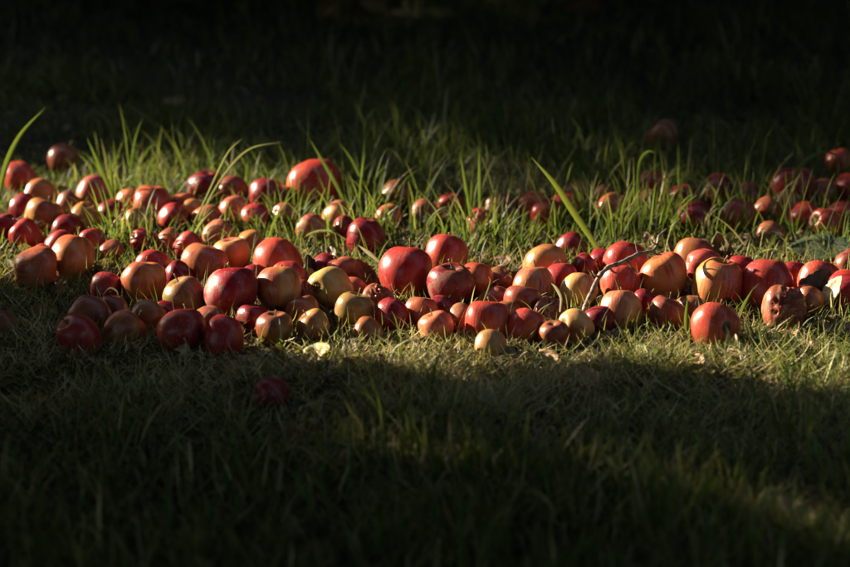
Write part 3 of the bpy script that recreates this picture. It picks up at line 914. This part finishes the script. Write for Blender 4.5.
def apple_rel(x, y):
    """nearest apple: distance / radius, its index"""
    best = np.full(len(x), 9e9); k = np.zeros(len(x), int); ahead = np.zeros(len(x))
    for s in range(0, len(x), 20000):
        sl = slice(s, s + 20000)
        dx = x[sl, None] - AP[None, :, 0]; dy = y[sl, None] - AP[None, :, 1]
        d = np.hypot(dx, dy)
        rel = d / AR[None]
        k[sl] = rel.argmin(1); best[sl] = rel.min(1)
        # how close in front (towards the camera) of an apple
        fr = (np.abs(dx) < AR[None] * 1.15) & (dy < 0) & (dy > -0.16)
        ahead[sl] = fr.any(1)
    return best, k, ahead


def to_px(x, y, z=0.0):
    dz = z - CAM_H
    depth = y * CP - dz * SP
    up = y * SP + dz * CP
    return PW / 2 + FPX * x / depth, PH / 2 - FPX * up / depth


def patch(x, y, s):
    return np.sin(x * s + 1.7 * np.sin(y * s * .7)) * np.cos(y * s * 1.1 + 1.3 * np.sin(x * s * .6 + 2))


def sow(n, x0, x1, y0, y1):
    return rng.uniform(x0, x1, n), rng.uniform(y0, y1, n)


parts = []
# short turf, near and middle ground
x, y = sow(105000, -1.25, 1.25, 2.25, 4.9)
px, py = to_px(x, y)
rel, kk, ahead = apple_rel(x, y)
pt = patch(x, y, 9.0)
inpile = (py > 255) & (py < 350) & (px > 60)
dens = np.where(inpile, 0.34 + 0.2 * pt, 0.34 + 0.36 * pt)
dens = np.where(py > 350, 0.55 + 0.45 * patch(x + 1.3, y, 6.5), dens)
dens = np.where((py > 338) & (py < 420), 0.42 + 0.25 * pt, dens)
ok = (rel > 0.92) & (rng.random(len(x)) < dens)
x, y, px, py, rel, kk, ahead, pt, inpile = [q[ok] for q in (x, y, px, py, rel, kk, ahead, pt, inpile)]
n = len(x)
H = rng.gamma(5, 0.0075, n) * (1 + 0.35 * pt)
mid = (py < 255)
H *= np.where(mid, 1.15 + 0.5 * pt, 1.0)
H = np.where(inpile, H * 0.7, H)
front = (py > 335) & (py < 445)
H = np.where(front, H * 0.45, H)
cap = np.where(rng.random(n) < 0.82, 0.028, 0.06)
H = np.where(ahead > 0, np.minimum(H, cap), H)
az = rng.uniform(0, 2 * np.pi, n)
awayx = x - AP[kk, 0]; awayy = y - AP[kk, 1]
az = np.where(rel < 1.5, np.arctan2(awayy, awayx) + rng.normal(0, .7, n), az)
straw = np.where(py > 335, 0.38, 0.10)
straw = np.where((py > 335) & (py < 425), 0.74, straw)
straw = np.where(inpile, 0.6, straw)
P = np.stack([x, y, ground_h(x, y) - 0.003], 1)
parts.append(blades(P, H, rng.uniform(.0011, .0026, n), az, np.abs(rng.normal(0.35, .28, n)), rng.uniform(.1, 1.5, n), tint(n, straw), 3))
# dry thatch lying on the soil
x, y = sow(70000, -1.2, 1.2, 2.25, 4.7)
rel, kk, ahead = apple_rel(x, y)
px, py = to_px(x, y)
ok = (rel > 0.95) & ((py > 255) | (rng.random(len(x)) < .4))
x, y = x[ok], y[ok]; px, py = px[ok], py[ok]; n = len(x)
P = np.stack([x, y, ground_h(x, y) + rng.uniform(0, .006, n)], 1)
H = rng.uniform(.02, .075, n)
H = np.where(ahead[ok] > 0, np.minimum(H, .035), H)
strawy = np.where(py > 270, .8, .3)
parts.append(blades(P, H, rng.uniform(.0009, .0020, n), rng.uniform(0, 6.28, n), rng.uniform(.75, 1.5, n), rng.normal(0.1, .5, n), tint(n, strawy), 4))
x, y = sow(60000, -1.2, 1.2, 2.7, 3.3)
px, py = to_px(x, y)
rel, kk, ahead = apple_rel(x, y)
ok = (rel > 1.0) & (py > 338) & (py < 430) & (rng.random(len(x)) < .5 + .5 * patch(x, y, 14.0))
x, y, ahead = x[ok], y[ok], ahead[ok]; n = len(x)
P = np.stack([x, y, ground_h(x, y) + rng.uniform(0, .018, n)], 1)
H = np.where(ahead > 0, rng.uniform(.012, .03, n), rng.uniform(.02, .06, n))
parts.append(blades(P, H, rng.uniform(.0009, .0022, n), rng.uniform(0, 6.28, n), rng.uniform(.7, 1.6, n), rng.normal(0.2, .7, n), np.clip(tint(n, np.where(x > .26, .55, .86)) * 1.35, 0, .62), 4))
# taller blades behind and between the back apples
x, y = sow(19000, -1.25, 1.25, 3.42, 5.0)
px, py = to_px(x, y)
pt = patch(x + 3, y, 7.0)
d = np.exp(-((py - 205) / 40.0) ** 2) * (0.62 + 0.5 * pt) * np.where(px > 350, 1.0, 0.75)
rel, kk, ahead = apple_rel(x, y)
ok = (rng.random(len(x)) < d) & (rel > 0.98)
x, y, px, py, ahead = [q[ok] for q in (x, y, px, py, ahead)]; n = len(x)
H = rng.gamma(6, 0.0112, n) + 0.012
H = np.where((ahead > 0) & (rng.random(n) < .5), H * 0.5, H)
H = np.where(px < 350, H * 0.8, H)
P = np.stack([x, y, ground_h(x, y) - 0.003], 1)
parts.append(blades(P, H, rng.uniform(.0014, .0034, n), rng.uniform(0, 6.28, n), np.abs(rng.normal(.18, .16, n)), rng.uniform(.1, 1.3, n), tint(n, .10), 6))
# odd blades growing up through the pile
x, y = sow(2600, -.75, .75, 3.0, 3.75)
px, py = to_px(x, y)
rel, kk, ahead = apple_rel(x, y)
ok = (rel > 1.0) & (py > 250) & (py < 352) & (px > 60)
x, y, kk = x[ok], y[ok], kk[ok]; n = len(x)
P = np.stack([x, y, ground_h(x, y) - .003], 1)
parts.append(blades(P, rng.uniform(.025, .065, n), rng.uniform(.0010, .0024, n), np.arctan2(y - AP[kk, 1], x - AP[kk, 0]) + rng.normal(0, .5, n), np.abs(rng.normal(.12, .15, n)), rng.uniform(.1, 1.4, n), tint(n, .3), 6))
# coarse grass farther off
x, y = sow(34000, -2.0, 2.0, 4.8, 8.5)
rel, kk, ahead = apple_rel(x, y)
x, y = x[rel > 1], y[rel > 1]; n = len(x)
P = np.stack([x, y, ground_h(x, y) - 0.003], 1)
H = rng.gamma(5, .012, n) * (1 + .4 * patch(x, y, 5.0))
parts.append(blades(P, H, rng.uniform(.0018, .004, n), rng.uniform(0, 6.28, n), np.abs(rng.normal(.3, .25, n)), rng.uniform(.1, 1.4, n), tint(n, .25), 3))
# turf carried on either side of the view and behind the viewer's feet
x, y = sow(95000, -2.9, 2.9, 1.3, 5.4)
ok = (np.abs(x) > 1.2) | (y < 2.3)
x, y = x[ok], y[ok]; n = len(x)
P = np.stack([x, y, ground_h(x, y) - 0.003], 1)
parts.append(blades(P, rng.gamma(5, .009, n), rng.uniform(.0016, .0036, n), rng.uniform(0, 6.28, n), np.abs(rng.normal(.4, .3, n)), rng.uniform(.1, 1.5, n), tint(n, .4), 3))
# sparse coarse grass out to the trees and either side
x, y = sow(30000, -6, 6, 0.6, 12)
ok = (np.abs(x) > 1.2) | (y < 2.3) | (y > 8)
x, y = x[ok], y[ok]; n = len(x)
P = np.stack([x, y, ground_h(x, y) - 0.003], 1)
parts.append(blades(P, rng.gamma(5, .013, n), rng.uniform(.003, .007, n), rng.uniform(0, 6.28, n), np.abs(rng.normal(.3, .25, n)), rng.uniform(.1, 1.4, n), tint(n, .25), 3))
# tufts: px, py of the root, spread m, blades, mean length m, width m, straw share
TUFTS = [(122, 246, .035, 46, .080, .0034, .05), (104, 250, .03, 30, .06, .003, .1), (160, 252, .04, 34, .065, .003, .1), (250, 236, .05, 44, .05, .003, .1),
         (285, 234, .05, 50, .06, .003, .1), (345, 240, .04, 40, .085, .003, .05), (365, 226, .05, 40, .09, .003, .05), (420, 240, .05, 40, .075, .003, .08),
         (470, 246, .04, 44, .095, .0034, .05), (490, 244, .04, 40, .08, .003, .08), (508, 250, .04, 30, .07, .003, .08), (300, 222, .05, 36, .075, .003, .05),
         (560, 232, .05, 30, .07, .003, .08), (600, 240, .05, 40, .085, .003, .05), (640, 238, .05, 46, .10, .003, .05), (668, 226, .04, 40, .10, .003, .05),
         (700, 236, .05, 34, .08, .003, .08), (752, 222, .05, 40, .105, .0034, .05), (770, 216, .04, 30, .09, .003, .05), (585, 222, .04, 30, .08, .003, .05),
         (20, 240, .05, 30, .06, .003, .1), (40, 292, .05, 40, .05, .0026, .15), (70, 296, .04, 36, .055, .0028, .12), (10, 250, .05, 36, .06, .0028, .1),
         (690, 505, .035, 40, .060, .0042, .0), (672, 498, .03, 20, .05, .004, .05), (720, 520, .04, 24, .05, .004, .1), (820, 545, .06, 40, .07, .004, .05),
         (810, 370, .05, 50, .045, .003, .12), (845, 380, .05, 50, .055, .003, .1), (640, 378, .03, 30, .045, .0028, .25), (655, 372, .03, 26, .04, .003, .2),
         (490, 352, .03, 16, .035, .0024, .4), (300, 345, .03, 16, .035, .0024, .3), (720, 368, .04, 28, .035, .003, .25), (440, 410, .05, 30, .05, .003, .3),
         (150, 400, .04, 18, .055, .003, .1), (245, 420, .05, 20, .05, .003, .1), (660, 420, .05, 30, .055, .0032, .1), (590, 440, .06, 30, .05, .003, .2),
         (800, 455, .06, 30, .05, .003, .1), (760, 480, .06, 26, .05, .003, .2), (380, 470, .07, 36, .05, .003, .3), (745, 535, .05, 24, .06, .004, .1)]
rt = random.Random(5)
for k in range(90):                                              # scattered clumps in the shade before the pile
    ty = rt.uniform(435, 600); tx = rt.uniform(-60, 910)
    TUFTS.append((tx, ty, rt.uniform(.02, .05), rt.randint(10, 40), rt.uniform(.035, .095), rt.uniform(.0024, .0052), rt.uniform(0, .25)))
for k in range(26):                                              # and in the sun behind it
    TUFTS.append((rt.uniform(80, 860), rt.uniform(215, 262), rt.uniform(.015, .035), rt.randint(12, 30), rt.uniform(.04, .075), rt.uniform(.0022, .0036), .08))
for tx, ty, sp, nb, hl, wd, st in TUFTS:
    g, _ = on_plane(tx, ty)
    x = g.x + rng.normal(0, sp * .6, nb); y = g.y + rng.normal(0, sp * .8, nb)
    rel, kk, ahead = apple_rel(x, y)
    ok = rel > 0.9
    x, y, ahead = x[ok], y[ok], ahead[ok]; n = len(x)
    if not n: continue
    H = hl * rng.uniform(.45, 1.35, n)
    H = np.where((ahead > 0) & (ty > 258) & (rng.random(n) < .85), np.minimum(H, .03), H)
    az = np.arctan2(y - g.y, x - g.x) + rng.normal(0, .6, n)
    P = np.stack([x, y, ground_h(x, y) - .003], 1)
    parts.append(blades(P, H, wd * rng.uniform(.6, 1.15, n), az, np.abs(rng.normal(.15, .15, n)), rng.uniform(.1, 1.5, n), tint(n, st) * 1.15, 6))
add('grass', blade_mesh('grass', parts), None, None, 'rough orchard grass and dry thatch between and around the apples', 'grass', None, 'stuff')

# torn bits of dead leaf in the gaps
def bits(n, x0, x1, y0, y1, lo, hi):
    x, y = sow(n, x0, x1, y0, y1)
    rel, kk, ahead = apple_rel(x, y)
    ok = rel > 0.85
    x, y = x[ok], y[ok]; n = len(x)
    P = np.stack([x, y, ground_h(x, y) + rng.uniform(.001, .010, n)], 1)
    a = rng.normal(size=(n, 3)) * np.array([1, 1, .45]); a /= np.linalg.norm(a, axis=1)[:, None]
    b = rng.normal(size=(n, 3)) * np.array([1, 1, .45]); b -= (a * b).sum(1)[:, None] * a; b /= np.linalg.norm(b, axis=1)[:, None]
    c = np.cross(a, b); c *= np.sign(c[:, 2:3])
    s = rng.uniform(lo, hi, (n, 1))
    r5 = lambda: rng.uniform(.55, 1.1, (n, 1))
    V = np.stack([P - b * s * .5 * r5(), P - a * s * .4 * r5() + c * s * .15, P - a * s * .3 * r5() + b * s * .3 + c * s * .2,
                  P + b * s * .6 * r5(), P + a * s * .4 * r5() + b * s * .2 + c * s * .15, P + a * s * .35 * r5() - b * s * .3 + c * s * .1], 1)
    m = (np.arange(n) * 6)[:, None]
    F = np.concatenate([m + np.array([[0, 1, 2, 3]]), m + np.array([[0, 3, 4, 5]])], 0)
    pal = np.array([[.13, .065, .028], [.08, .04, .02], [.22, .13, .06], [.05, .03, .018], [.32, .22, .11]])
    col = pal[rng.choice(5, n, p=[.3, .3, .18, .15, .07])] * rng.uniform(.7, 1.2, (n, 1))
    return V.reshape(-1, 3), F, np.repeat(col, 6, 0)


litter = [bits(5200, -.9, .9, 2.85, 3.75, .006, .022), bits(2000, -.9, .9, 2.8, 3.9, .016, .036), bits(4200, -1.2, 1.2, 2.3, 3.0, .006, .022), bits(3000, -1.6, 1.6, 3.7, 7.0, .008, .028)]
add('leaf_litter', blade_mesh('leaf_litter', litter), None, None, 'crumbled brown leaf litter on the soil between the apples', 'leaf litter', None, 'stuff')

# ------------------------------------------------------------------ long single blades that stand out
def long_blade(path, wpx, colour, label, zroot=0.0, dy=0.0, name='grass_blade'):
    """path in photo pixels, first point is the root on the ground"""
    g, d = on_plane(path[0][0], path[0][1], zroot)
    pts3 = []
    for k, (a, b) in enumerate(path):
        pts3.append(at_depth(a, b, d + dy * k / max(1, len(path) - 1)))
    pts = smooth_path(pts3, 5)
    n = len(pts); V, F = [], []
    W = wpx / FPX * d
    for k, p in enumerate(pts):
        t = k / (n - 1)
        tg = (pts[min(k + 1, n - 1)] - pts[max(k - 1, 0)]).normalized()
        side = tg.cross(CAMB).normalized()
        w = W * .5 * (0.55 + 0.9 * t if t < .5 else max(0.04, 1.0 - ((t - .5) / .5) ** 1.7))
        fold = CAMB * w * -0.5
        V += [p - side * w, p + fold, p + side * w]
    for k in range(n - 1):
        a = 3 * k
        F += [(a, a + 1, a + 4, a + 3), (a + 1, a + 2, a + 5, a + 4)]
    V = np.array([tuple(v) for v in V]); org = V[:3].mean(0)
    me = mesh_from(name, V - org, F)
    at = me.attributes.new('tint', 'FLOAT_COLOR', 'POINT')
    rr = random.Random(len(label))
    for k in range(len(V)):
        s = 1 + rr.uniform(-.08, .08) + (0.25 if k % 3 == 1 else 0)
        at.data[k].color = (colour[0] * s, colour[1] * s, colour[2] * s, 1)
    me.materials.append(M_BLADE)
    o = add(name, me, None, None, label, 'grass blade', 'long grass blades standing above the apples')
    o.location = org
    return o


GB = (0.085, 0.145, 0.025); GP = (0.32, 0.36, 0.15); GY_ = (0.16, 0.21, 0.03); WH = (0.50, 0.46, 0.32); GD = (0.06, 0.11, 0.03)
long_blade([(-6, 232), (0, 190), (8, 160), (22, 133), (46, 107)], 6, GB, 'broad green grass blade arching up at the far left edge')
long_blade([(121, 225), (110, 190), (98, 162), (87, 138)], 4.5, GB, 'straight grass blade leaning left beside the pinkish red back apple')
long_blade([(113, 222), (112, 188), (109, 152)], 4.5, GB, 'upright grass blade right next to the left leaning one')
long_blade([(183, 246), (205, 200), (220, 168), (230, 150), (243, 138)], 2.3, GP, 'pale grass blade rising straight before the dark red hollow topped apple')
long_blade([(190, 238), (212, 194), (232, 165), (252, 148), (282, 142)], 2.3, GP, 'pale grass blade bending over to the right above the back row')
long_blade([(183, 262), (192, 240), (202, 222), (214, 209)], 2.5, GP, 'short pale blade leaning right above the orange half shaded apple')
long_blade([(612, 272), (596, 246), (574, 213), (554, 183), (531, 157)], 6.5, GY_, 'long bright yellow green blade slanting left above the pile')
long_blade([(350, 222), (340, 192), (325, 165), (309, 138)], 4, GD, 'dim blade crossing beside the biggest orange red apple')
long_blade([(372, 215), (362, 182), (352, 160), (339, 143)], 3.2, GD, 'dim thin blade leaning left in the central back grass')
long_blade([(362, 215), (362, 180), (365, 138)], 3, GD, 'thin upright blade in the central back grass')
long_blade([(374, 214), (372, 190), (380, 172), (390, 163)], 2.8, GD, 'thin blade leaning right in the central back grass')
long_blade([(474, 240), (468, 198), (460, 153)], 4, GB, 'tall upright blade left of the twin blades at centre back')
long_blade([(480, 232), (480, 190), (479, 148)], 4.2, GB, 'tall narrow pale tipped blade at centre back')
long_blade([(470, 226), (472, 190), (475, 155)], 3.2, GB, 'thin blade standing between the two tall ones at centre back')
long_blade([(468, 210), (490, 215), (520, 217), (548, 224), (588, 240)], 4.5, GD, 'grey green blade lying level across the grass at centre')
long_blade([(640, 232), (638, 190), (640, 163), (648, 152), (656, 153)], 4, GB, 'hooked grass blade left of the dim red back apple')
long_blade([(563, 200), (570, 180), (580, 165), (588, 163), (590, 176)], 3.4, GD, 'looped grass blade above the dim brown red apple')
long_blade([(786, 222), (794, 180), (806, 160), (826, 152), (850, 162)], 3.6, GD, 'arched grass blade over the shiny dark red apple')
long_blade([(758, 205), (762, 170), (767, 137)], 3.6, GB, 'upright blade left of the shiny dark red apple')
long_blade([(742, 212), (762, 190), (774, 160)], 3.2, GD, 'blade leaning right in the grass left of the shiny apple')
long_blade([(695, 215), (680, 190), (679, 158), (678, 140)], 3.2, GD, 'tall dim blade in the back grass beyond the twig')
long_blade([(655, 200), (668, 178), (682, 160)], 3.4, (.2, .2, .12), 'pale slanting blade before the dim red back apple')
long_blade([(620, 195), (612, 175), (606, 160)], 2.6, GD, 'short dim blade behind the dim orange apple')
long_blade([(608, 182), (618, 170), (622, 161)], 2.6, GD, 'small dim blade crossing behind the dim orange apple')
long_blade([(379, 262), (370, 254), (358, 245)], 4, WH, 'short white straw lying left of the large glossy red apple', 0.03)
long_blade([(346, 240), (330, 231), (312, 233), (300, 241)], 2.6, GP, 'thin arched straw in the grass behind the pale yellow apple', 0.02)
long_blade([(112, 310), (118, 294), (110, 288), (102, 296)], 1.6, WH, 'curled dry straw before the small red striped apple')
long_blade([(233, 342), (233, 322), (232, 306)], 2.2, GP, 'short upright straw standing before the big crimson apple')
long_blade([(278, 352), (281, 335), (279, 318)], 2.4, GP, 'thin green straw before the shaded brown red apple')
long_blade([(735, 335), (740, 314), (747, 300), (754, 287)], 4, GB, 'green grass shoot forking up between the right hand front apples')
long_blade([(735, 333), (730, 316), (722, 303)], 2.8, GB, 'small side shoot leaning left among the right hand front apples')
long_blade([(687, 345), (686, 320), (688, 296)], 4.2, GB, 'upright green blade between the dim pink and red rot patched apples')
long_blade([(470, 330), (482, 305), (490, 283), (488, 276)], 1.5, (.3,.2,.1), 'thin dry stalk leaning right before the deep crimson apple')
long_blade([(560, 312), (561, 298), (556, 288), (551, 283)], 3.2, WH, 'curled whitish dry blade above the rotten hollow apple', 0.03)
long_blade([(539, 318), (537, 306), (541, 296), (548, 292)], 1.6, WH, 'thin whitish hoop of straw left of the rotten hollow apple')

# ------------------------------------------------------------------ fallen leaves
def leaf_shape(seed, curl, cup, ragged=0.0, wide=0.62):
    r = random.Random(seed)
    nl, nw = 12, 6
    off = Vector((seed * 3.1, seed * 1.7, 0))
    V, F = [], []
    for i in range(nl + 1):
        t = i / nl
        w = wide * .5 * (math.sin(math.pi * min(1, t ** .8)) ** .7) * (1 - .18 * t) + 0.004
        for j in range(nw + 1):
            s = j / nw * 2 - 1
            e = 1 + (ragged * mnoise.noise(Vector((t * 7, s * 2, seed))) if abs(s) > .6 else 0)
            e *= 1 + 0.05 * math.sin(t * 46)
            x = s * w * e
            yv = t - .5
            z = cup * (x / .3) ** 2 * .25 + curl * (yv ** 2) + 0.06 * mnoise.noise(Vector((x * 4, yv * 4, 0)) + off)
            V.append((x, yv, z))
    top = len(V)
    V += [(a, b, c - .008) for a, b, c in V]
    for i in range(nl):
        for j in range(nw):
            a = i * (nw + 1) + j
            q = (a, a + 1, a + nw + 2, a + nw + 1)
            F.append(q); F.append(tuple(top + k for k in q[::-1]))
    rim = [j for j in range(nw + 1)] + [i * (nw + 1) + nw for i in range(1, nl + 1)] + [nl * (nw + 1) + j for j in range(nw - 1, -1, -1)] + [i * (nw + 1) for i in range(nl - 1, 0, -1)]
    for k in range(len(rim)):
        a, b = rim[k], rim[(k + 1) % len(rim)]
        F.append((b, a, top + a, top + b))
    me = mesh_from('fallen_leaf', V, F); me.materials.append(M_LEAF)
    z0 = V[nw // 2][2]
    pts = smooth_path([(0, -.49, z0), (0.02, -.6, z0 + .03), (0.05, -.74, z0 + .02)], 3)
    sv, sf = tube(pts, np.linspace(.016, .010, len(pts)), 6)
    sm = mesh_from('stalk', sv, sf); sm.materials.append(M_STEM)
    return me, sm


LS = [leaf_shape(i, c, u, g, w) for i, (c, u, g, w) in enumerate([(.3, .3, .3, .62), (-.5, .6, .5, .55), (.9, .9, .6, .6), (.15, .2, .2, .75), (-.3, 1.2, .9, .6)])]
PALE = ((.55, .45, .26), (.36, .26, .13)); TAN = ((.36, .22, .09), (.20, .10, .04)); BRN = ((.16, .075, .03), (.09, .04, .02))
OLV = ((.20, .155, .045), (.13, .10, .03)); DGR = ((.03, .05, .02), (.05, .06, .02)); GYL = ((.10, .14, .03), (.42, .30, .05)); RUS = ((.26, .08, .03), (.13, .05, .02))
# cx, cy (centre), length px, colours, shape, z above ground, (yaw, pitch, roll) with pitch 90 = upright facing the camera, label
LEAVES = [
 (722, 249, 36, OLV, 3, .040, (20, 82, -28), 'dull olive leaf standing upright behind the big right hand apples'),
 (186, 346, 27, PALE, 4, .018, (60, 66, -55), 'pale torn dry leaf leaning on the broken red apple'),
 (318, 352, 36, GYL, 0, .014, (100, 50, -45), 'green leaf with a yellow half beside the small dull ochre apple'),
 (300, 362, 30, TAN, 1, .006, (60, 12, 0), 'tan dry leaf flat on the thatch below the green and yellow leaf'),
 (818, 285, 42, DGR, 3, .022, (-35, 68, 0), 'dark green leaf upright before the orange red apple at right'),
 (834, 290, 36, PALE, 0, .028, (-25, 70, -58), 'cream dry leaf upright against the dark green one'),
 (794, 326, 30, TAN, 2, .012, (50, 50, -50), 'tan curled leaf leaning on the wrinkled rotting apple'),
 (722, 346, 50, PALE, 4, .010, (80, 35, -50), 'large cream crumpled leaf under the red rot patched apple'),
 (766, 346, 36, GYL, 1, .008, (95, 15, 0), 'yellowish leaf flat in the grass below the wrinkled apple'),
 (590, 381, 38, TAN, 2, .012, (70, 35, -45), 'tan brown leaf curled on the thatch at the shadow edge'),
 (766, 246, 42, BRN, 2, .014, (80, 40, 0), 'crumpled brown leaf on the grass right of the olive leaf'),
 (820, 250, 66, DGR, 3, .016, (86, 20, 0), 'long dark green glossy leaf lying at the right'),
 (770, 256, 30, GYL, 0, .012, (100, 30, 0), 'yellow brown leaf below the crumpled brown one'),
 (365, 274, 34, BRN, 2, .026, (30, 70, 0), 'brown curled leaf upright left of the large glossy red apple'),
 (311, 265, 22, BRN, 2, .022, (20, 60, 0), 'small brown leaf beside the tiny ochre apple'),
 (796, 516, 46, PALE, 2, .010, (40, 30, 0), 'pale leaf in the dark grass at the lower right'),
 (773, 528, 40, TAN, 1, .006, (110, 15, 0), 'tan leaf lying left of the pale one at lower right'),
 (706, 522, 34, RUS, 1, .006, (70, 15, 0), 'rust brown leaf by the green tuft in the foreground'),
 (562, 508, 30, RUS, 0, .006, (60, 15, 0), 'rust leaf in the dark middle foreground'),
 (815, 507, 22, RUS, 2, .008, (20, 30, 0), 'small rust leaf above the pale one at lower right'),
 (287, 437, 26, BRN, 2, .008, (70, 30, 0), 'dim brown leaf in the shade below the lone dark apple'),
 (800, 432, 36, RUS, 1, .006, (80, 15, 0), 'dim reddish leaf in the shaded grass at right'),
 (492, 503, 30, BRN, 1, .006, (20, 15, 0), 'dim brown leaf in the dark centre foreground'),
 (440, 488, 24, TAN, 0, .006, (120, 15, 0), 'dim tan leaf in the dark foreground grass'),
 (610, 340, 30, BRN, 2, .006, (80, 20, 0), 'brown leaf in the thatch between the front peach apples'),
 (505, 352, 26, BRN, 0, .006, (80, 20, 0), 'brown leaf beneath the tiny ochre yellow apple'),
 (668, 352, 24, TAN, 4, .008, (60, 30, 0), 'little tan leaf in the grass left of the rot patched apple'),
 (62, 352, 30, BRN, 1, .006, (60, 20, -30), 'brown leaf in the shade below the lowest left apples'),
 (242, 361, 28, TAN, 0, .008, (100, 25, -30), 'small tan leaf on the thatch below the shaded red bottom apple'),
 (352, 350, 26, BRN, 2, .008, (40, 30, -40), 'curled brown leaf right of the green and yellow leaf'),
 (412, 350, 24, TAN, 1, .008, (80, 25, -40), 'small tan leaf in the thatch under the small crimson apple'),
 (455, 352, 28, BRN, 4, .008, (20, 30, -30), 'brown leaf in the thatch left of the tiny ochre yellow apple'),
 (548, 357, 30, TAN, 0, .008, (70, 25, -40), 'tan leaf in the thatch right of the tilted front apple'),
 (640, 350, 26, GYL, 1, .010, (60, 30, -40), 'yellow leaf in the thatch below the pale peach lumpy apple'),
 (692, 364, 30, TAN, 2, .008, (100, 25, -30), 'tan leaf on the lit grass left below the large cream one'),
 (806, 346, 30, TAN, 1, .010, (50, 25, -40), 'tan leaf in the grass below the wrinkled apple, right side'),
 (838, 332, 32, BRN, 2, .012, (80, 35, -30), 'brown curled leaf below the cream upright leaf'),
 (330, 254, 24, BRN, 2, .014, (60, 45, -30), 'brown leaf in the grass just behind the dark red apple at left of centre'),
 (500, 262, 26, BRN, 0, .012, (100, 35, -30), 'brown leaf in the gap above the pinkish orange apple'),
 (650, 243, 24, TAN, 2, .012, (40, 40, -40), 'tan leaf in the grass by the upper tip of the twig'),
 (744, 240, 26, BRN, 1, .012, (80, 35, -30), 'brown leaf between the olive leaf and the crumpled one'),
 (800, 238, 28, TAN, 1, .012, (110, 35, -30), 'tan leaf above the long dark green glossy leaf'),
 (530, 440, 30, BRN, 2, .010, (110, 25, -30), 'dim curled leaf in the shade below the front shadow edge'),
 (740, 500, 34, TAN, 0, .010, (30, 25, -40), 'tan leaf right of the big foreground tuft'),
 (630, 478, 28, BRN, 4, .010, (60, 25, -30), 'dim brown leaf left of the big foreground tuft'),
 (850, 480, 36, RUS, 2, .010, (60, 25, -30), 'rust leaf at the right edge in the foreground'),
 (581, 12, 40, RUS, 2, .02, (80, 30, 0), 'rusty orange leaf far back at the top of the picture'),
 (530, 18, 36, BRN, 1, .012, (60, 20, 0), 'dim brown leaf far back beside the rusty orange one'),
 (372, 9, 34, TAN, 2, .015, (60, 30, 0), 'dim tan leaf far back at the top left of centre'),
 (330, 16, 34, BRN, 1, .012, (90, 20, 0), 'dim brown leaf far back left of the tan one'),
 (174, 102, 24, TAN, 0, .01, (90, 20, 0), 'faint pale leaf in the dark back grass at left'),
 (130, 470, 24, BRN, 1, .006, (40, 20, 0), 'barely visible brown leaf in the black lower left grass'),
 (655, 555, 36, BRN, 0, .006, (60, 15, 0), 'dim brown leaf at the bottom edge right of centre'),
]
for i, (cx, cy, lpx, (ca, cb), sh, zz_, (yaw, pit, rol), lab) in enumerate(LEAVES):
    g, d = on_plane(cx, cy, zz_)
    gz = float(ground_h(np.array([g.x]), np.array([g.y]))[0])
    g, d = on_plane(cx, cy, zz_ + gz)
    for k in range(n_ap):                                # a leaf before an apple leans on its front
        off = math.hypot(cx - APPLES[k][0], cy - APPLES[k][1]) / (Wp[k] / 2)
        if off < 1.0 and 'behind' not in lab:
            dk = D[k] - AR[k] * math.sqrt(1 - off * off) - 0.006
            if dk < d: d = dk; g = at_depth(cx, cy, d)
    me, sm = LS[sh]
    o = add('fallen_leaf', me, None, None, lab, 'leaf', 'dead leaves on the grass')
    s = lpx / FPX * d
    o.location = g
    o.scale = (s, s, s)
    o.rotation_euler = (Matrix.Rotation(math.radians(rol), 3, 'Z') @ Matrix.Rotation(math.radians(pit), 3, 'X') @ Matrix.Rotation(math.radians(yaw), 3, 'Z')).to_euler()
    o['leaf_colour'] = list(ca); o['leaf_patch'] = list(cb); o['skin_seed'] = i * 1.37
    st = add('stalk', sm, None, o)

# ------------------------------------------------------------------ twig lying over the apples
def idx(lab): return next(i for i, a in enumerate(APPLES) if lab in a[4])


ia, ib = idx('pale peach lumpy'), idx('bright red apple lying behind the twig')
ib2 = idx('under the middle of the twig')
d_a = D[ia] - AR[ia] * 0.6
d_b = D[idx('large yellow orange apple with a scar')] - 0.005
TW = [(583, 314), (586, 305), (592, 292), (599, 277), (609, 267), (618, 264), (627, 260), (639, 254), (652, 251), (657, 245), (659, 236), (667, 229)]
tws = [at_depth(a, b, d_a + (d_b - d_a) * (k / 11.0)) for k, (a, b) in enumerate(TW)]
tw_root = empty('twig', tws[0], 'knobbly pale grey twig lying across the apples right of centre', 'twig')
org = tws[0]
pts = smooth_path([p - org for p in tws], 4)
rp = np.interp(np.linspace(0, 1, len(pts)), [0, .3, .6, .8, 1], [2.6, 2.4, 2.2, 1.8, 0.8]) / FPX * d_a
rp = rp * (1 + 0.22 * np.sin(np.arange(len(pts)) * 2.1) * rng.uniform(.2, 1, len(pts)))
V, F = tube(pts, rp, 9, .35, 5)
add('main_stem', mesh_from('main_stem', V, F), M_TWIG, tw_root)
for k0, dx, dyy, ln in [(4, 9, 8, 3), (6, 10, 14, 3), (7, -4, -12, 3), (8, 10, 5, 2), (3, -7, -5, 2), (9, -7, -6, 2)]:
    b = TW[k0]; dd0 = d_a + (d_b - d_a) * k0 / 11.0
    q = [at_depth(b[0] + dx * t, b[1] + dyy * t + (1.5 * math.sin(t * 5)), dd0 - .002) - org for t in (0, .5, 1)]
    q = smooth_path(q, 3)
    V, F = tube(q, np.linspace(1.4, .6, len(q)) / FPX * d_a, 7, .3, k0)
    add('spur', mesh_from('spur', V, F), M_TWIG, tw_root)
print('apples', n_ap, 'radius range', AR.min(), AR.max(), 'bottom', BOT.min(), BOT.max(), 'leaves', len(LP))
